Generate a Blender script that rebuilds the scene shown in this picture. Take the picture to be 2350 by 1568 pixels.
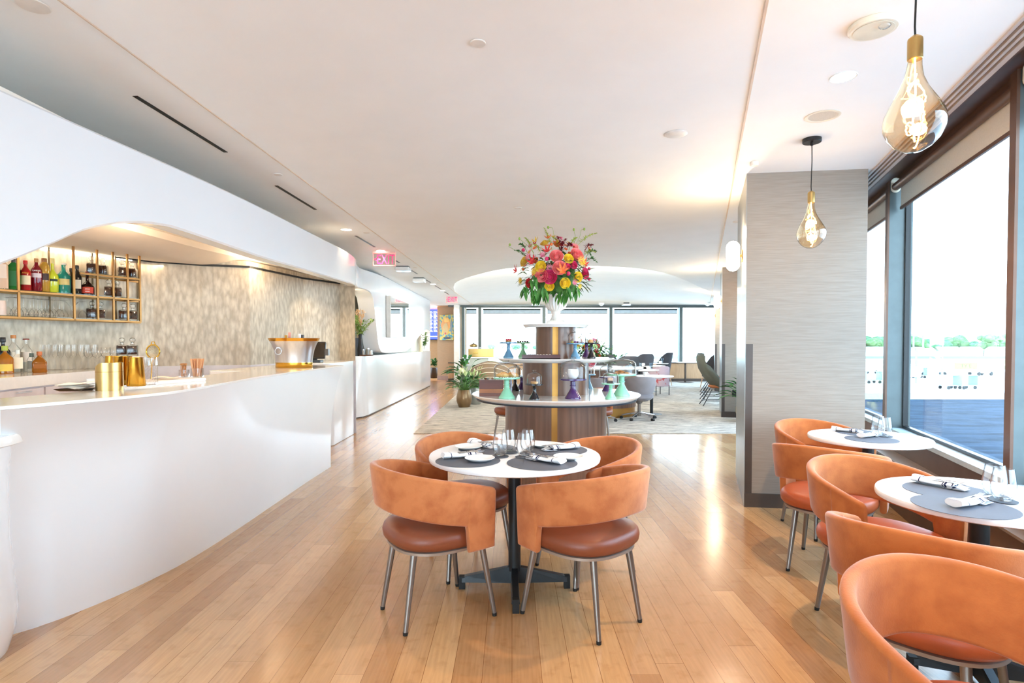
import bpy, math, random
from math import sin, cos, pi, radians as R, atan2, sqrt, tan
from mathutils import Vector as V, Matrix
random.seed(7)
for o in list(bpy.data.objects): bpy.data.objects.remove(o)
SC = bpy.context.scene
COL = SC.collection
# ---------------------------------------------------------------- camera
H = 1.35; F = 1320.0; PITCH = R(1.3); PPY = 790 + F*tan(PITCH)
cd = bpy.data.cameras.new('camera'); cam = bpy.data.objects.new('camera', cd); COL.objects.link(cam)
cam.location = (0, 0, H); cam.rotation_euler = (pi/2 - PITCH, 0, 0)
cd.sensor_width = 36; cd.lens = F/2350*36; cd.shift_y = (PPY-784)/2350; cd.clip_start = .05; cd.clip_end = 3000
SC.camera = cam
def ray(px, py):
    a, b = (px-1175)/F, -(py-PPY)/F
    return V((a, cos(PITCH)+b*sin(PITCH), -sin(PITCH)+b*cos(PITCH)))
def at_z(px, py, z):
    d = ray(px, py); t = (z-H)/d.z
    return V((d.x*t, d.y*t, z))
def at_y(px, py, y):
    d = ray(px, py); t = y/d.y
    return V((d.x*t, y, H+d.z*t))
# window wall frame: w = distance to the side, s = distance along
NW = V((.949, -.314, 0)); TW = V((.314, .949, 0)); AW = atan2(-.314, .949)
def ws(w, s, z=0): return V((NW.x*w+TW.x*s, NW.y*w+TW.y*s, z))
# ---------------------------------------------------------------- world, exposure
SC.view_settings.view_transform = 'Standard'; SC.view_settings.look = 'None'
SC.view_settings.exposure = EXPO = 1.6; SC.view_settings.gamma = 1.0; SC.view_settings.use_curve_mapping = False
W = bpy.data.worlds.new('sky'); SC.world = W; W.use_nodes = True
nt = W.node_tree; bg = nt.nodes['Background']
tc = nt.nodes.new('ShaderNodeTexCoord'); sp = nt.nodes.new('ShaderNodeSeparateXYZ'); cr = nt.nodes.new('ShaderNodeValToRGB')
nt.links.new(tc.outputs['Generated'], sp.inputs[0]); nt.links.new(sp.outputs[2], cr.inputs[0]); nt.links.new(cr.outputs[0], bg.inputs[0])
cr.color_ramp.elements[0].position = 0.0; cr.color_ramp.elements[0].color = (.76, .90, 1, 1)
cr.color_ramp.elements[1].position = .6; cr.color_ramp.elements[1].color = (.45, .70, 1, 1)
bg.inputs[1].default_value = 3.6
try:
    SC.cycles.use_denoising = True; SC.cycles.max_bounces = 10; SC.cycles.transparent_max_bounces = 24
    SC.cycles.sample_clamp_indirect = 6; SC.cycles.diffuse_bounces = 8; SC.cycles.caustics_reflective = False; SC.cycles.caustics_refractive = False
except Exception: pass
LAMP = .5
def kelvin(c): return {'w': (1, .76, .50), 'm': (1, .86, .70), 'n': (1, .93, .84), 'c': (.85, .93, 1)}[c]
def lamp(name, kind, loc, e, col='m', rot=(0, 0, 0), **k):
    l = bpy.data.lights.new(name, kind); l.energy = e*LAMP; l.color = kelvin(col) if isinstance(col, str) else col
    for a, b in k.items():
        if a != 'portal': setattr(l, a, b)
    if k.get('portal'): l.cycles.is_portal = True
    o = bpy.data.objects.new(name, l); o.location = loc; o.rotation_euler = rot; COL.objects.link(o); return o
# daylight portals in the window openings
PORT = 1
def portal(c, n, w, h):
    o = lamp('daylight_portal', 'AREA', c, 1, 'c', shape='RECTANGLE', size=w, size_y=h, portal=True)
    o.rotation_euler = V(n).to_track_quat('-Z', 'Z').to_euler(); return o
portal(ws(1.80, 12, 1.7), -NW, 21, 2.2)
portal(V((3.4, 20.95, 1.72)), (0, -1, 0), 10.6, 2.1)
portal(V((-1.9, -2.65, 1.45)), (0, 1, 0), 6.3, 2.5)  # opening of the added window behind the camera
# ---------------------------------------------------------------- tags
def tag(o, label=None, cat=None, group=None, kind=None):
    if label: o['label'] = label
    if cat: o['category'] = cat
    if group: o['group'] = group
    if kind: o['kind'] = kind
    return o
def T(name, label, cat, loc=(0, 0, 0), rz=0, group=None):
    o = bpy.data.objects.new(name, None); o.empty_display_size = .1; COL.objects.link(o)
    o.location = loc; o.rotation_euler = (0, 0, rz); return tag(o, label, cat, group)
def kids(o): return [c for c in bpy.data.objects if c.parent == o]
_kids = {}
def dup(root, loc, rz=0, label=None, group=None, scale=None):
    r = root.copy(); COL.objects.link(r); r.location = loc; r.rotation_euler = (0, 0, rz)
    if scale: r.scale = (scale,)*3
    if label: r['label'] = label
    if group: r['group'] = group
    if root.name not in _kids: _kids[root.name] = [(c, [g for g in kids(c)]) for c in kids(root)]
    for c, gs in _kids[root.name]:
        n = c.copy(); COL.objects.link(n); n.parent = r
        for g in gs:
            m = g.copy(); COL.objects.link(m); m.parent = n
    return r
# ---------------------------------------------------------------- mesh builder
class MB:
    def __init__(s): s.v = []; s.f = []
    def add(s, vs, fs):
        k = len(s.v); s.v += [tuple(p) for p in vs]; s.f += [tuple(i+k for i in f) for f in fs]; return s
    def box(s, x0, x1, y0, y1, z0, z1):
        return s.add([(x, y, z) for z in (z0, z1) for y in (y0, y1) for x in (x0, x1)],
                     [(0, 2, 3, 1), (4, 5, 7, 6), (0, 1, 5, 4), (2, 6, 7, 3), (0, 4, 6, 2), (1, 3, 7, 5)])
    def obox(s, c, d, rz=0, m=None):
        m = m or Matrix.Rotation(rz, 3, 'Z'); c = V(c)
        return s.add([c+m @ V((x*d[0]/2, y*d[1]/2, z*d[2]/2)) for z in (-1, 1) for y in (-1, 1) for x in (-1, 1)],
                     [(0, 2, 3, 1), (4, 5, 7, 6), (0, 1, 5, 4), (2, 6, 7, 3), (0, 4, 6, 2), (1, 3, 7, 5)])
    def loft(s, rings, caps=True, closed=True, wrap=False):
        n = len(rings[0]); k = len(rings); vs = [p for r in rings for p in r]; fs = []
        m = n if closed else n-1
        for i in range(k if wrap else k-1):
            a, b = i*n, ((i+1) % k)*n
            for j in range(m): fs.append((a+j, a+(j+1) % n, b+(j+1) % n, b+j))
        if caps and not wrap: fs += [tuple(range(n-1, -1, -1)), tuple(range((k-1)*n, k*n))]
        return s.add(vs, fs)
    def lathe(s, prof, n=32, c=(0, 0, 0), sx=1, sy=1, cap=True):
        rr = [[(c[0]+r*sx*cos(2*pi*j/n), c[1]+r*sy*sin(2*pi*j/n), c[2]+z) for j in range(n)] for r, z in prof]
        return s.loft(rr, cap)
    def prism(s, poly, z0, z1):
        return s.loft([[(p[0], p[1], z0) for p in poly], [(p[0], p[1], z1) for p in poly]])
    def tube(s, pts, r, n=8, caps=True):
        pts = [V(p) for p in pts]; rs = r if isinstance(r, (list, tuple)) else [r]*len(pts); rings = []; up = None
        for i, p in enumerate(pts):
            t = (pts[min(i+1, len(pts)-1)]-pts[max(i-1, 0)]).normalized()
            if up is None: up = V((0, 0, 1)) if abs(t.z) < .9 else V((1, 0, 0))
            up = (up-t*up.dot(t)).normalized(); b = t.cross(up)
            rings.append([p+(up*cos(2*pi*j/n)+b*sin(2*pi*j/n))*rs[i] for j in range(n)])
        return s.loft(rings, caps)
    def ball(s, c, r, n=12, m=8, sc=(1, 1, 1), j=0):
        rings = []
        for i in range(m+1):
            a = -pi/2+pi*i/m; q = max(cos(a), .001)
            rings.append([(c[0]+r*sc[0]*q*cos(2*pi*k/n)*(1+j*random.uniform(-1, 1)), c[1]+r*sc[1]*q*sin(2*pi*k/n)*(1+j*random.uniform(-1, 1)), c[2]+r*sc[2]*sin(a)*(1+j*random.uniform(-.5, .5))) for k in range(n)])
        return s.loft(rings)
    def grid(s, fn, nu, nv):
        return s.add([fn(i/nu, j/nv) for i in range(nu+1) for j in range(nv+1)],
                     [(i*(nv+1)+j, (i+1)*(nv+1)+j, (i+1)*(nv+1)+j+1, i*(nv+1)+j+1) for i in range(nu) for j in range(nv)])
    def build(s, name, m, parent=None, loc=None, smooth=35, world=False, rz=0, wv=False):
        me = bpy.data.meshes.new(name)
        off = V(loc) if (wv and loc is not None) else (parent.location if (world and parent) else V((0, 0, 0)))
        vs = [tuple(V(p)-off) for p in s.v] if off.length > 0 else s.v
        me.from_pydata(vs, [], s.f); me.validate(); me.update()
        if smooth:
            me.polygons.foreach_set('use_smooth', [True]*len(me.polygons)); me.set_sharp_from_angle(angle=R(smooth))
        me.materials.append(m); o = bpy.data.objects.new(name, me); COL.objects.link(o)
        if parent: o.parent = parent
        elif loc is not None: o.location = loc
        if rz: o.rotation_euler = (0, 0, rz)
        return o
def struct(o): o['kind'] = 'structure'; return o
def rrect(w, h, r, k=4, cx=0, cy=0):
    r = min(r, w/2*.999, h/2*.999); out = []
    for qx, qy, a0 in ((1, 1, 0), (-1, 1, 90), (-1, -1, 180), (1, -1, 270)):
        for i in range(k+1):
            a = R(a0+90*i/k); out.append((cx+qx*(w/2-r)+r*cos(a), cy+qy*(h/2-r)+r*sin(a)))
    return out
def slab(mb, cx, cy, w, d, z0, z1, r=.02, b=.004, rz=0, k=4):
    """rounded plan slab with softened edges"""
    c, s_ = cos(rz), sin(rz)
    def ring(o, z): return [(cx+x*c-y*s_, cy+x*s_+y*c, z) for x, y in rrect(w-2*o, d-2*o, r, k)]
    return mb.loft([ring(b, z0), ring(0, z0+b), ring(0, z1-b), ring(b, z1)])
def interp(tab, x):
    if x <= tab[0][0]: return tab[0][1]
    for (a, p), (b, q) in zip(tab, tab[1:]):
        if x <= b:
            t = (x-a)/(b-a); return p+(q-p)*t
    return tab[-1][1]
def smooth_interp(tab, x):
    """Catmull-Rom through the table"""
    n = len(tab)
    if x <= tab[0][0]: return tab[0][1]
    if x >= tab[-1][0]: return tab[-1][1]
    for i in range(n-1):
        if x <= tab[i+1][0]:
            x0, y0 = tab[i]; x1, y1 = tab[i+1]; h = x1-x0; t = (x-x0)/h
            m0 = (y1-tab[max(i-1, 0)][1])/(x1-tab[max(i-1, 0)][0] or 1)*h; m1 = (tab[min(i+2, n-1)][1]-y0)/(tab[min(i+2, n-1)][0]-x0)*h
            d = y1-y0
            if d == 0: m0 = m1 = 0
            else:
                m0 = max(0, min(m0/d, 3))*d; m1 = max(0, min(m1/d, 3))*d
            return (2*t**3-3*t*t+1)*y0+(t**3-2*t*t+t)*m0+(-2*t**3+3*t*t)*y1+(t**3-t*t)*m1
# ---------------------------------------------------------------- materials
def lin(h):
    if isinstance(h, tuple): return h+(1,)
    h = h.lstrip('#'); c = [int(h[i:i+2], 16)/255 for i in (0, 2, 4)]
    return tuple((x/12.92 if x <= .04045 else ((x+.055)/1.055)**2.4) for x in c)+(1,)
def mat(name, col, rough=.5, metal=0, var=.06, scale=8, bump=0, bscale=60, coat=0, emit=None, es=1, spec=.5, sheen=0, stretch=(1, 1, 1), col2=None, trans=0, contrast=(.35, .65), sub=0):
    m = bpy.data.materials.new(name); m.use_nodes = True; nt = m.node_tree; N = nt.nodes; L = nt.links
    b = N['Principled BSDF']; c = lin(col)
    b.inputs['Roughness'].default_value = rough; b.inputs['Metallic'].default_value = metal
    b.inputs['Specular IOR Level'].default_value = spec; b.inputs['Coat Weight'].default_value = coat; b.inputs['Coat Roughness'].default_value = .05
    if sheen: b.inputs['Sheen Weight'].default_value = sheen; b.inputs['Sheen Roughness'].default_value = .4
    if trans: b.inputs['Transmission Weight'].default_value = trans
    t = N.new('ShaderNodeTexCoord'); mp = N.new('ShaderNodeMapping'); mp.inputs['Scale'].default_value = stretch
    L.new(t.outputs['Object'], mp.inputs[0])
    nz = N.new('ShaderNodeTexNoise'); nz.inputs['Scale'].default_value = scale; nz.inputs['Detail'].default_value = 4; L.new(mp.outputs[0], nz.inputs['Vector'])
    rp = N.new('ShaderNodeValToRGB'); L.new(nz.outputs['Fac'], rp.inputs[0])
    c2 = lin(col2) if col2 else tuple(min(1, x*(1+var)) for x in c[:3])+(1,)
    c1 = c if col2 else tuple(x*(1-var) for x in c[:3])+(1,)
    rp.color_ramp.elements[0].color = c1; rp.color_ramp.elements[1].color = c2
    rp.color_ramp.elements[0].position = contrast[0]; rp.color_ramp.elements[1].position = contrast[1]
    L.new(rp.outputs[0], b.inputs['Base Color'])
    if bump:
        n2 = N.new('ShaderNodeTexNoise'); n2.inputs['Scale'].default_value = bscale; L.new(mp.outputs[0], n2.inputs['Vector'])
        bp = N.new('ShaderNodeBump'); bp.inputs['Strength'].default_value = bump; bp.inputs['Distance'].default_value = .01
        L.new(n2.outputs['Fac'], bp.inputs['Height']); L.new(bp.outputs[0], b.inputs['Normal'])
    if emit: b.inputs['Emission Color'].default_value = lin(emit); b.inputs['Emission Strength'].default_value = es
    return m
def glass(name, tint=(1, 1, 1), k=1.0, edge=.75, rough=0.0, refl=1.0, thr=.6):
    """thin clear glass: see-through, brighter reflections and darker body towards the edge"""
    m = bpy.data.materials.new(name); m.use_nodes = True; nt = m.node_tree; N = nt.nodes; L = nt.links; N.clear()
    out = N.new('ShaderNodeOutputMaterial'); mx = N.new('ShaderNodeMixShader'); tr = N.new('ShaderNodeBsdfTransparent'); gl = N.new('ShaderNodeBsdfGlossy')
    gl.inputs['Roughness'].default_value = rough
    lw = N.new('ShaderNodeLayerWeight'); lw.inputs[0].default_value = .5
    pw_ = N.new('ShaderNodeMath'); pw_.operation = 'POWER'; pw_.inputs[1].default_value = 3.2; L.new(lw.outputs['Facing'], pw_.inputs[0])
    mu = N.new('ShaderNodeMath'); mu.operation = 'MULTIPLY_ADD'; mu.inputs[1].default_value = .55*refl; mu.inputs[2].default_value = .045*refl; mu.use_clamp = True
    L.new(pw_.outputs[0], mu.inputs[0]); L.new(mu.outputs[0], mx.inputs[0])
    rp = N.new('ShaderNodeValToRGB'); rp.color_ramp.elements[0].color = tint+(1,); rp.color_ramp.elements[1].color = tuple(x*edge for x in tint)+(1,)
    rp.color_ramp.elements[0].position = thr
    L.new(lw.outputs['Facing'], rp.inputs[0]); L.new(rp.outputs[0], tr.inputs[0])
    L.new(tr.outputs[0], mx.inputs[1]); L.new(gl.outputs[0], mx.inputs[2]); L.new(mx.outputs[0], out.inputs[0])
    return m
MT = {}
def mm(k, *a, **q):
    if k not in MT: MT[k] = mat(k, *a, **q)
    return MT[k]
white_ceil = mat('ceiling_plaster', '#F7F6F3', .75, var=.012, scale=3)
white_gloss = mat('solid_surface_white', '#ECEEF1', .16, var=.01, scale=2, coat=.4)
quartz = mat('white_quartz', '#EFEBE6', .12, var=.02, scale=30, coat=.3)
table_white = mat('table_top_white', '#F2F1F1', .3, var=.01)
suede = mat('rust_suede', '#AD6132', .85, scale=11, col2='#C37744', sheen=.35, bump=.08, bscale=180, contrast=(.36, .6))
suede_lamplit = mat('lamplit_suede', '#A85B27', .85, scale=11, col2='#BC6C33', sheen=.35, bump=.08, bscale=180, contrast=(.36, .6))  # rust suede with warm lamplight put into its colour
leather = mat('saddle_leather', '#7F4127', .42, var=.06, scale=5, bump=.05, bscale=220)
leather_lamplit = mat('lamplit_leather', '#A9502A', .42, var=.05, scale=5, bump=.05, bscale=220)  # saddle leather with the same lamplight put into its colour
steel = mat('brushed_bronze_steel', '#8D857F', .32, metal=.85, var=.05, scale=40, stretch=(1, 1, .1))
frame_metal = mat('taupe_metal', '#A39285', .4, metal=.5)
rubber = mat('black_rubber', '#121212', .6)
black_metal = mat('black_metal', '#2B2D2F', .38, metal=.4)
black = mat('black_plastic', '#0E0E10', .35)
brass = mat('polished_brass', '#D9A441', .16, metal=1, var=.05)
brass_b = mat('brushed_brass', '#C9A96C', .3, metal=1, var=.05, scale=60, stretch=(1, 1, .05))
bronze = mat('bronze_tube', '#A97B48', .35, metal=.8)
silver = mat('brushed_silver', '#D3D3D6', .28, metal=.95, var=.04, scale=50, stretch=(1, 1, .05))
chrome = mat('chrome', '#D8D8DC', .12, metal=1)
col_paper = mat('column_grasscloth', '#8C7F73', .8, scale=7, col2='#998D81', stretch=(.8, .8, 20), bump=.1, bscale=20, contrast=(.3, .7))
tan_wall = mat('tan_wallcover', '#A98761', .8, scale=7, var=.05, stretch=(1, 1, 8))
brown_trim = mat('dark_brown_trim', '#4A3E37', .45)
corner_metal = mat('brushed_corner_metal', '#9A9C99', .3, metal=.7)
walnut = mat('walnut_veneer', '#5E4336', .32, scale=6, col2='#7E5C49', stretch=(5, 5, .25), contrast=(.3, .7), coat=.15)
gold_strip = mat('satin_gold', '#B07F3F', .35, metal=.75)
oak = mat('pale_oak_panel', '#C39F7A', .5, scale=8, col2='#B58F6B', stretch=(5, 5, .4))
winmetal = mat('window_frame_grey', '#5C6566', .35, metal=.35)
winmetal_b = mat('window_frame_brown', '#6A4D3E', .4, metal=.3)
shade_cloth = mat('roller_shade_cloth', '#D8D4CC', .85, var=.03, scale=80, trans=0)
glass_clear = glass('clear_glass', edge=.45, refl=1.2, thr=.45)
glass_dome = glass('cloche_glass', (1, 1, 1), edge=.06, refl=1.4, thr=.4)
glass_pane = glass('window_glass', (.94, .97, .97), edge=.85, refl=.7)
glass_amber = glass('amber_bulb_glass', (1, .88, .70), edge=.55, refl=1.5)
green_leaf = mat('dark_green_leaf', '#1F4D22', .45, scale=20, col2='#3C7A35')
green_lite = mat('light_green_leaf', '#7FA83A', .5, scale=20, col2='#A9C650')
white_cer = mat('white_ceramic', '#F4F4F2', .18, var=.01)
# ================================================================ SETTING
# ---- floor: bamboo planks
def plank_mat():
    m = bpy.data.materials.new('bamboo_planks'); m.use_nodes = True; nt = m.node_tree; N = nt.nodes; L = nt.links; b = N['Principled BSDF']
    t = N.new('ShaderNodeTexCoord'); mp = N.new('ShaderNodeMapping'); mp.inputs['Rotation'].default_value = (0, 0, R(-90)); L.new(t.outputs['Object'], mp.inputs[0])
    sx = N.new('ShaderNodeSeparateXYZ'); L.new(mp.outputs[0], sx.inputs[0]); dv = N.new('ShaderNodeMath'); dv.operation = 'DIVIDE'; dv.inputs[1].default_value = .121; L.new(sx.outputs[1], dv.inputs[0])
    fl = N.new('ShaderNodeMath'); fl.operation = 'FLOOR'; L.new(dv.outputs[0], fl.inputs[0]); wn = N.new('ShaderNodeTexWhiteNoise'); wn.noise_dimensions = '1D'; L.new(fl.outputs[0], wn.inputs['W'])
    ma = N.new('ShaderNodeMath'); ma.operation = 'MULTIPLY_ADD'; ma.inputs[1].default_value = 2.7; L.new(wn.outputs['Value'], ma.inputs[0]); L.new(sx.outputs[0], ma.inputs[2]); cx = N.new('ShaderNodeCombineXYZ'); L.new(ma.outputs[0], cx.inputs[0]); L.new(sx.outputs[1], cx.inputs[1])
    br = N.new('ShaderNodeTexBrick'); br.offset = 0; br.inputs['Scale'].default_value = 1
    br.inputs['Brick Width'].default_value = 1.9; br.inputs['Row Height'].default_value = .121; br.inputs['Mortar Size'].default_value = .0011; br.inputs['Mortar Smooth'].default_value = .3
    br.inputs['Color1'].default_value = lin('#B08155'); br.inputs['Color2'].default_value = lin('#D2A777'); br.inputs['Mortar'].default_value = lin('#7A4E2C'); L.new(cx.outputs[0], br.inputs['Vector'])
    m2 = N.new('ShaderNodeMapping'); m2.inputs['Scale'].default_value = (26, 1.6, 1); L.new(t.outputs['Object'], m2.inputs[0])
    nz = N.new('ShaderNodeTexNoise'); nz.inputs['Scale'].default_value = 3; nz.inputs['Detail'].default_value = 6; L.new(m2.outputs[0], nz.inputs['Vector'])
    rp = N.new('ShaderNodeValToRGB'); rp.color_ramp.elements[0].color = (.84, .81, .78, 1); rp.color_ramp.elements[1].color = (1.06, 1.05, 1.03, 1); rp.color_ramp.elements[0].position = .3; rp.color_ramp.elements[1].position = .7
    L.new(nz.outputs['Fac'], rp.inputs[0])
    mx = N.new('ShaderNodeMix'); mx.data_type = 'RGBA'; mx.blend_type = 'MULTIPLY'; mx.inputs[0].default_value = .9
    L.new(br.outputs['Color'], mx.inputs[6]); L.new(rp.outputs[0], mx.inputs[7])
    # scattered darker flecks of the pressed bamboo
    n3 = N.new('ShaderNodeTexNoise'); n3.inputs['Scale'].default_value = 14; n3.inputs['Detail'].default_value = 3; L.new(t.outputs['Object'], n3.inputs['Vector'])
    r3 = N.new('ShaderNodeValToRGB'); r3.color_ramp.elements[0].color = (.78, .70, .62, 1); r3.color_ramp.elements[1].color = (1, 1, 1, 1); r3.color_ramp.elements[0].position = .3; r3.color_ramp.elements[1].position = .45; L.new(n3.outputs['Fac'], r3.inputs[0])
    m3 = N.new('ShaderNodeMix'); m3.data_type = 'RGBA'; m3.blend_type = 'MULTIPLY'; m3.inputs[0].default_value = .5; L.new(mx.outputs[2], m3.inputs[6]); L.new(r3.outputs[0], m3.inputs[7])
    L.new(m3.outputs[2], b.inputs['Base Color']); b.inputs['Roughness'].default_value = .2; b.inputs['Specular IOR Level'].default_value = .8
    n4 = N.new('ShaderNodeTexNoise'); n4.inputs['Scale'].default_value = 5; L.new(t.outputs['Object'], n4.inputs['Vector'])
    bp = N.new('ShaderNodeBump'); bp.inputs['Strength'].default_value = .05; bp.inputs['Distance'].default_value = .02; L.new(n4.outputs['Fac'], bp.inputs['Height']); L.new(bp.outputs[0], b.inputs['Normal'])
    return m
def carpet_mat():
    m = bpy.data.materials.new('streaked_carpet'); m.use_nodes = True; nt = m.node_tree; N = nt.nodes; L = nt.links; b = N['Principled BSDF']
    t = N.new('ShaderNodeTexCoord'); mp = N.new('ShaderNodeMapping'); mp.inputs['Scale'].default_value = (1.2, 9, 1); L.new(t.outputs['Object'], mp.inputs[0])
    nz = N.new('ShaderNodeTexNoise'); nz.inputs['Scale'].default_value = 2.4; nz.inputs['Detail'].default_value = 9; nz.inputs['Roughness'].default_value = .75; L.new(mp.outputs[0], nz.inputs['Vector'])
    rp = N.new('ShaderNodeValToRGB'); e = rp.color_ramp.elements; e[0].position = .40; e[0].color = lin('#736D66'); e[1].position = .56; e[1].color = lin('#DDD3C6')
    q = e.new(.48); q.color = lin('#B9B0A5'); L.new(nz.outputs['Fac'], rp.inputs[0]); L.new(rp.outputs[0], b.inputs['Base Color']); b.inputs['Roughness'].default_value = .95; b.inputs['Specular IOR Level'].default_value = .1
    return m
def wp(w, y): return ((w+.314*y)/.949, y)
struct(MB().prism([(-5.2, -4), wp(1.7, -4), wp(1.7, 21.2), (-5.2, 21.2)], -.12, 0).build('floor', plank_mat()))
tag(MB().prism([(-1.48, 8.62), (4.25, 8.62), (7.9, 20.66), (-1.48, 20.66)], .0005, .009).build('carpet', carpet_mat(), loc=(0, 0, 0)), 'wide grey and beige streaked carpet covering the lounge floor', 'carpet')
# ---- ceiling
ZC = 2.75
def seamL(y): return -1.84+(y-2.34)*(.34/14.6)
def seamR(y): return (.24+.314*y)/.949
arc = [(-1.3, 13.2), (-.66, 11.55), (0, 10.6), (.9, 10.3), (1.78, 10.4), (2.7, 11.0), (3.6, 12.3), (4.6, 14.2), (5.7, 16.2), (7.0, 19.0)]
m = MB(); NU = 48
def arcy(u):
    # where the strip at fraction u (between the two seams) ends
    y = 12
    for _ in range(12):
        x = seamL(y)+(seamR(y)-seamL(y))*u; y = .5*y+.5*smooth_interp([(-1.62, 17.5), (-1.5, 15)]+arc, x)
    return y
def cpt(u, v):
    y = -4+(arcy(u)+4)*v; return (seamL(y)+(seamR(y)-seamL(y))*u, y, ZC)
m.grid(cpt, NU, 20)
edge = [cpt(i/NU, 1) for i in range(NU+1)]
m.loft([[(x, y, ZC), (x, y+.01, ZC+.10)] for x, y, z in edge], caps=False, closed=False)
# recessed cove over the far lounge
def rec(u, v):
    y = 9.6+(20.75-9.6)*v; x = seamL(y)+(seamR(y)-seamL(y))*u
    q = sin(pi*min(1, max(0, u)))**.6; h = .30*q*(sin(pi*(.15+.85*v))**.8 if v < 1 else 0)
    return (x, y, ZC+.012+h)
m.grid(rec, 30, 24)
struct(m.build('ceiling', white_ceil, smooth=50))
m = MB(); m.add([(-5.2, -4, ZC), (seamL(-4), -4, ZC), (seamL(21), 21, ZC), (-5.2, 21, ZC)], [(0, 1, 2, 3)])
struct(m.build('ceiling_left', white_ceil))
def rq(y, w): return ((w+.314*y)/.949, y, ZC)
m = MB(); m.add([rq(-4, .24), rq(-4, 1.29), rq(21, 1.29), rq(21, .24)], [(0, 1, 2, 3)])
struct(m.build('ceiling_right', white_ceil))
roofm = mat('roof_slab', '#8A8A88', .9)
struct(MB().prism([(-5.4, -4.2), wp(1.86, -4.2), wp(1.86, 21.3), (-5.4, 21.3)], 3.2, 3.35).build('ceiling_slab', roofm))
trimm = mat('ceiling_trim', '#D9C3AE', .6)
m = MB(); m.loft([[(seamL(y)-.004, y, ZC-.006), (seamL(y)+.004, y, ZC-.006), (seamL(y)+.004, y, ZC+.01), (seamL(y)-.004, y, ZC+.01)] for y in (-4, 21)]); struct(m.build('trim_1', trimm))
m = MB(); m.loft([[(seamR(y)-.006, y, ZC-.008), (seamR(y)+.006, y, ZC-.008), (seamR(y)+.006, y, ZC+.01), (seamR(y)-.006, y, ZC+.01)] for y in (-4, 21)]); struct(m.build('trim_2', trimm))
# ---- walls out of the picture
wall_white = mat('painted_wall', '#E6E2DC', .7)
struct(MB().box(-5.4, -5.2, -4.2, 21.3, 0, 3.2).build('wall_left', wall_white))
m = MB(); m.box(-5.2, -5.0, -2.8, -2.7, 0, 3.2); m.box(1.25, 1.4, -2.8, -2.7, 0, 3.2); m.box(-5.0, 1.25, -2.8, -2.7, 0, .2); m.box(-5.0, 1.25, -2.8, -2.7, 2.72, 3.2); struct(m.build('wall_behind', wall_white))
wn = struct(T('window_30', None, None, (-1.9, -2.7, 0))); m = MB()  # added out-of-view window wall, brings daylight to the near ceiling
for x in (-2.9, -.8): m.box(x-.03, x+.03, -2.8, -2.7, .2, 2.72)
m.build('frame', winmetal, wn, world=True); MB().box(-5.0, 1.25, -2.76, -2.752, .2, 2.72).build('glazing', glass_pane, wn, world=True)
# ---- columns on the window side
def wallbox(mb, w0, w1, s0, s1, z0, z1):
    p = [ws(w0, s0), ws(w1, s0), ws(w1, s1), ws(w0, s1)]
    return mb.prism([(q.x, q.y) for q in p], z0, z1)
for i, y0 in enumerate((4.75, 10.52, 16.3)):
    a = V(((.34+.314*y0)/.949, y0, 0)); fr = V((.9895, -.135, 0)) if i == 0 else V((.985, -.17, 0))
    b = a+fr*.925; dk = TW*1.24; c = b+dk; d = a+dk
    cl = struct(MB().prism([(q.x, q.y) for q in (a, b, c, d)], 0, ZC+.02 if i == 0 else ZC+.1).build('wall_column', col_paper, loc=a, wv=True))
    n = V((fr.y, -fr.x, 0)); ns = V((-TW.y, TW.x, 0))
    # dark guard strip up to 1.35 m, brushed corner, baseboard
    e = n*.006
    m = MB(); q = [a+fr*.0, a+fr*.055, a+fr*.055+e, a+e]; m.prism([(p.x, p.y) for p in q], .11, 1.35)
    o = m.build('corner_guard', brown_trim, loc=a, wv=True); o.location = (0, 0, 0); o.parent = cl
    m = MB(); q = [a, a+TW*1.24, a+TW*1.24+ns*.004, a+ns*.004]; m.prism([(p.x, p.y) for p in q], 0, ZC)
    o = m.build('side_panel', corner_metal, loc=a, wv=True); o.location = (0, 0, 0); o.parent = cl
    m = MB(); q = [a-fr*.002, b, b+n*.014, a+n*.014-fr*.002]; m.prism([(p.x, p.y) for p in q], 0, .115)
    o = m.build('baseboard', brown_trim, loc=a, wv=True); o.location = (0, 0, 0); o.parent = cl
    if i == 1: COL2 = (a, b, fr, n)
# ---- window wall on the window side
POSTS = [3.78+2.22*k for k in range(-3, 9)]
m = MB(); wallbox(m, 1.49, 1.60, -4, 22.6, 0, .40); struct(m.build('wall_right', mat('wood_panel_under_sill', '#6B4C38', .45, scale=6, var=.08)))
m = MB(); wallbox(m, 1.60, 1.86, -4, 22.6, 0, .565); struct(m.build('wall_right_core', winmetal_b))
m = MB(); wallbox(m, 1.46, 1.60, -4, 22.6, .40, .415); struct(m.build('trim_3', mat('ledge_metal', '#A58F80', .35, metal=.5)))
m = MB(); wallbox(m, 1.595, 1.76, -4, 22.6, .565, .60); struct(m.build('trim_4', mat('sill_metal', '#C9D6DE', .3, metal=.1)))
m = MB(); wallbox(m, 1.41, 1.86, -4, 22.6, 2.86, 2.9); wallbox(m, 1.66, 1.86, -4, 22.6, 2.80, 2.86); wallbox(m, 1.29, 1.86, -4, 22.6, 2.9, 3.2)
wallbox(m, 1.41, 1.425, -4, 22.6, 2.74, 2.86); struct(m.build('wall_right_header', winmetal_b))
m = MB(); wallbox(m, 1.60, 1.86, -4, 1.5, .60, 2.86); struct(m.build('light_block_wall', wall_white))  # unseen bays closed off to cut daylight on the bar front
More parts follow.
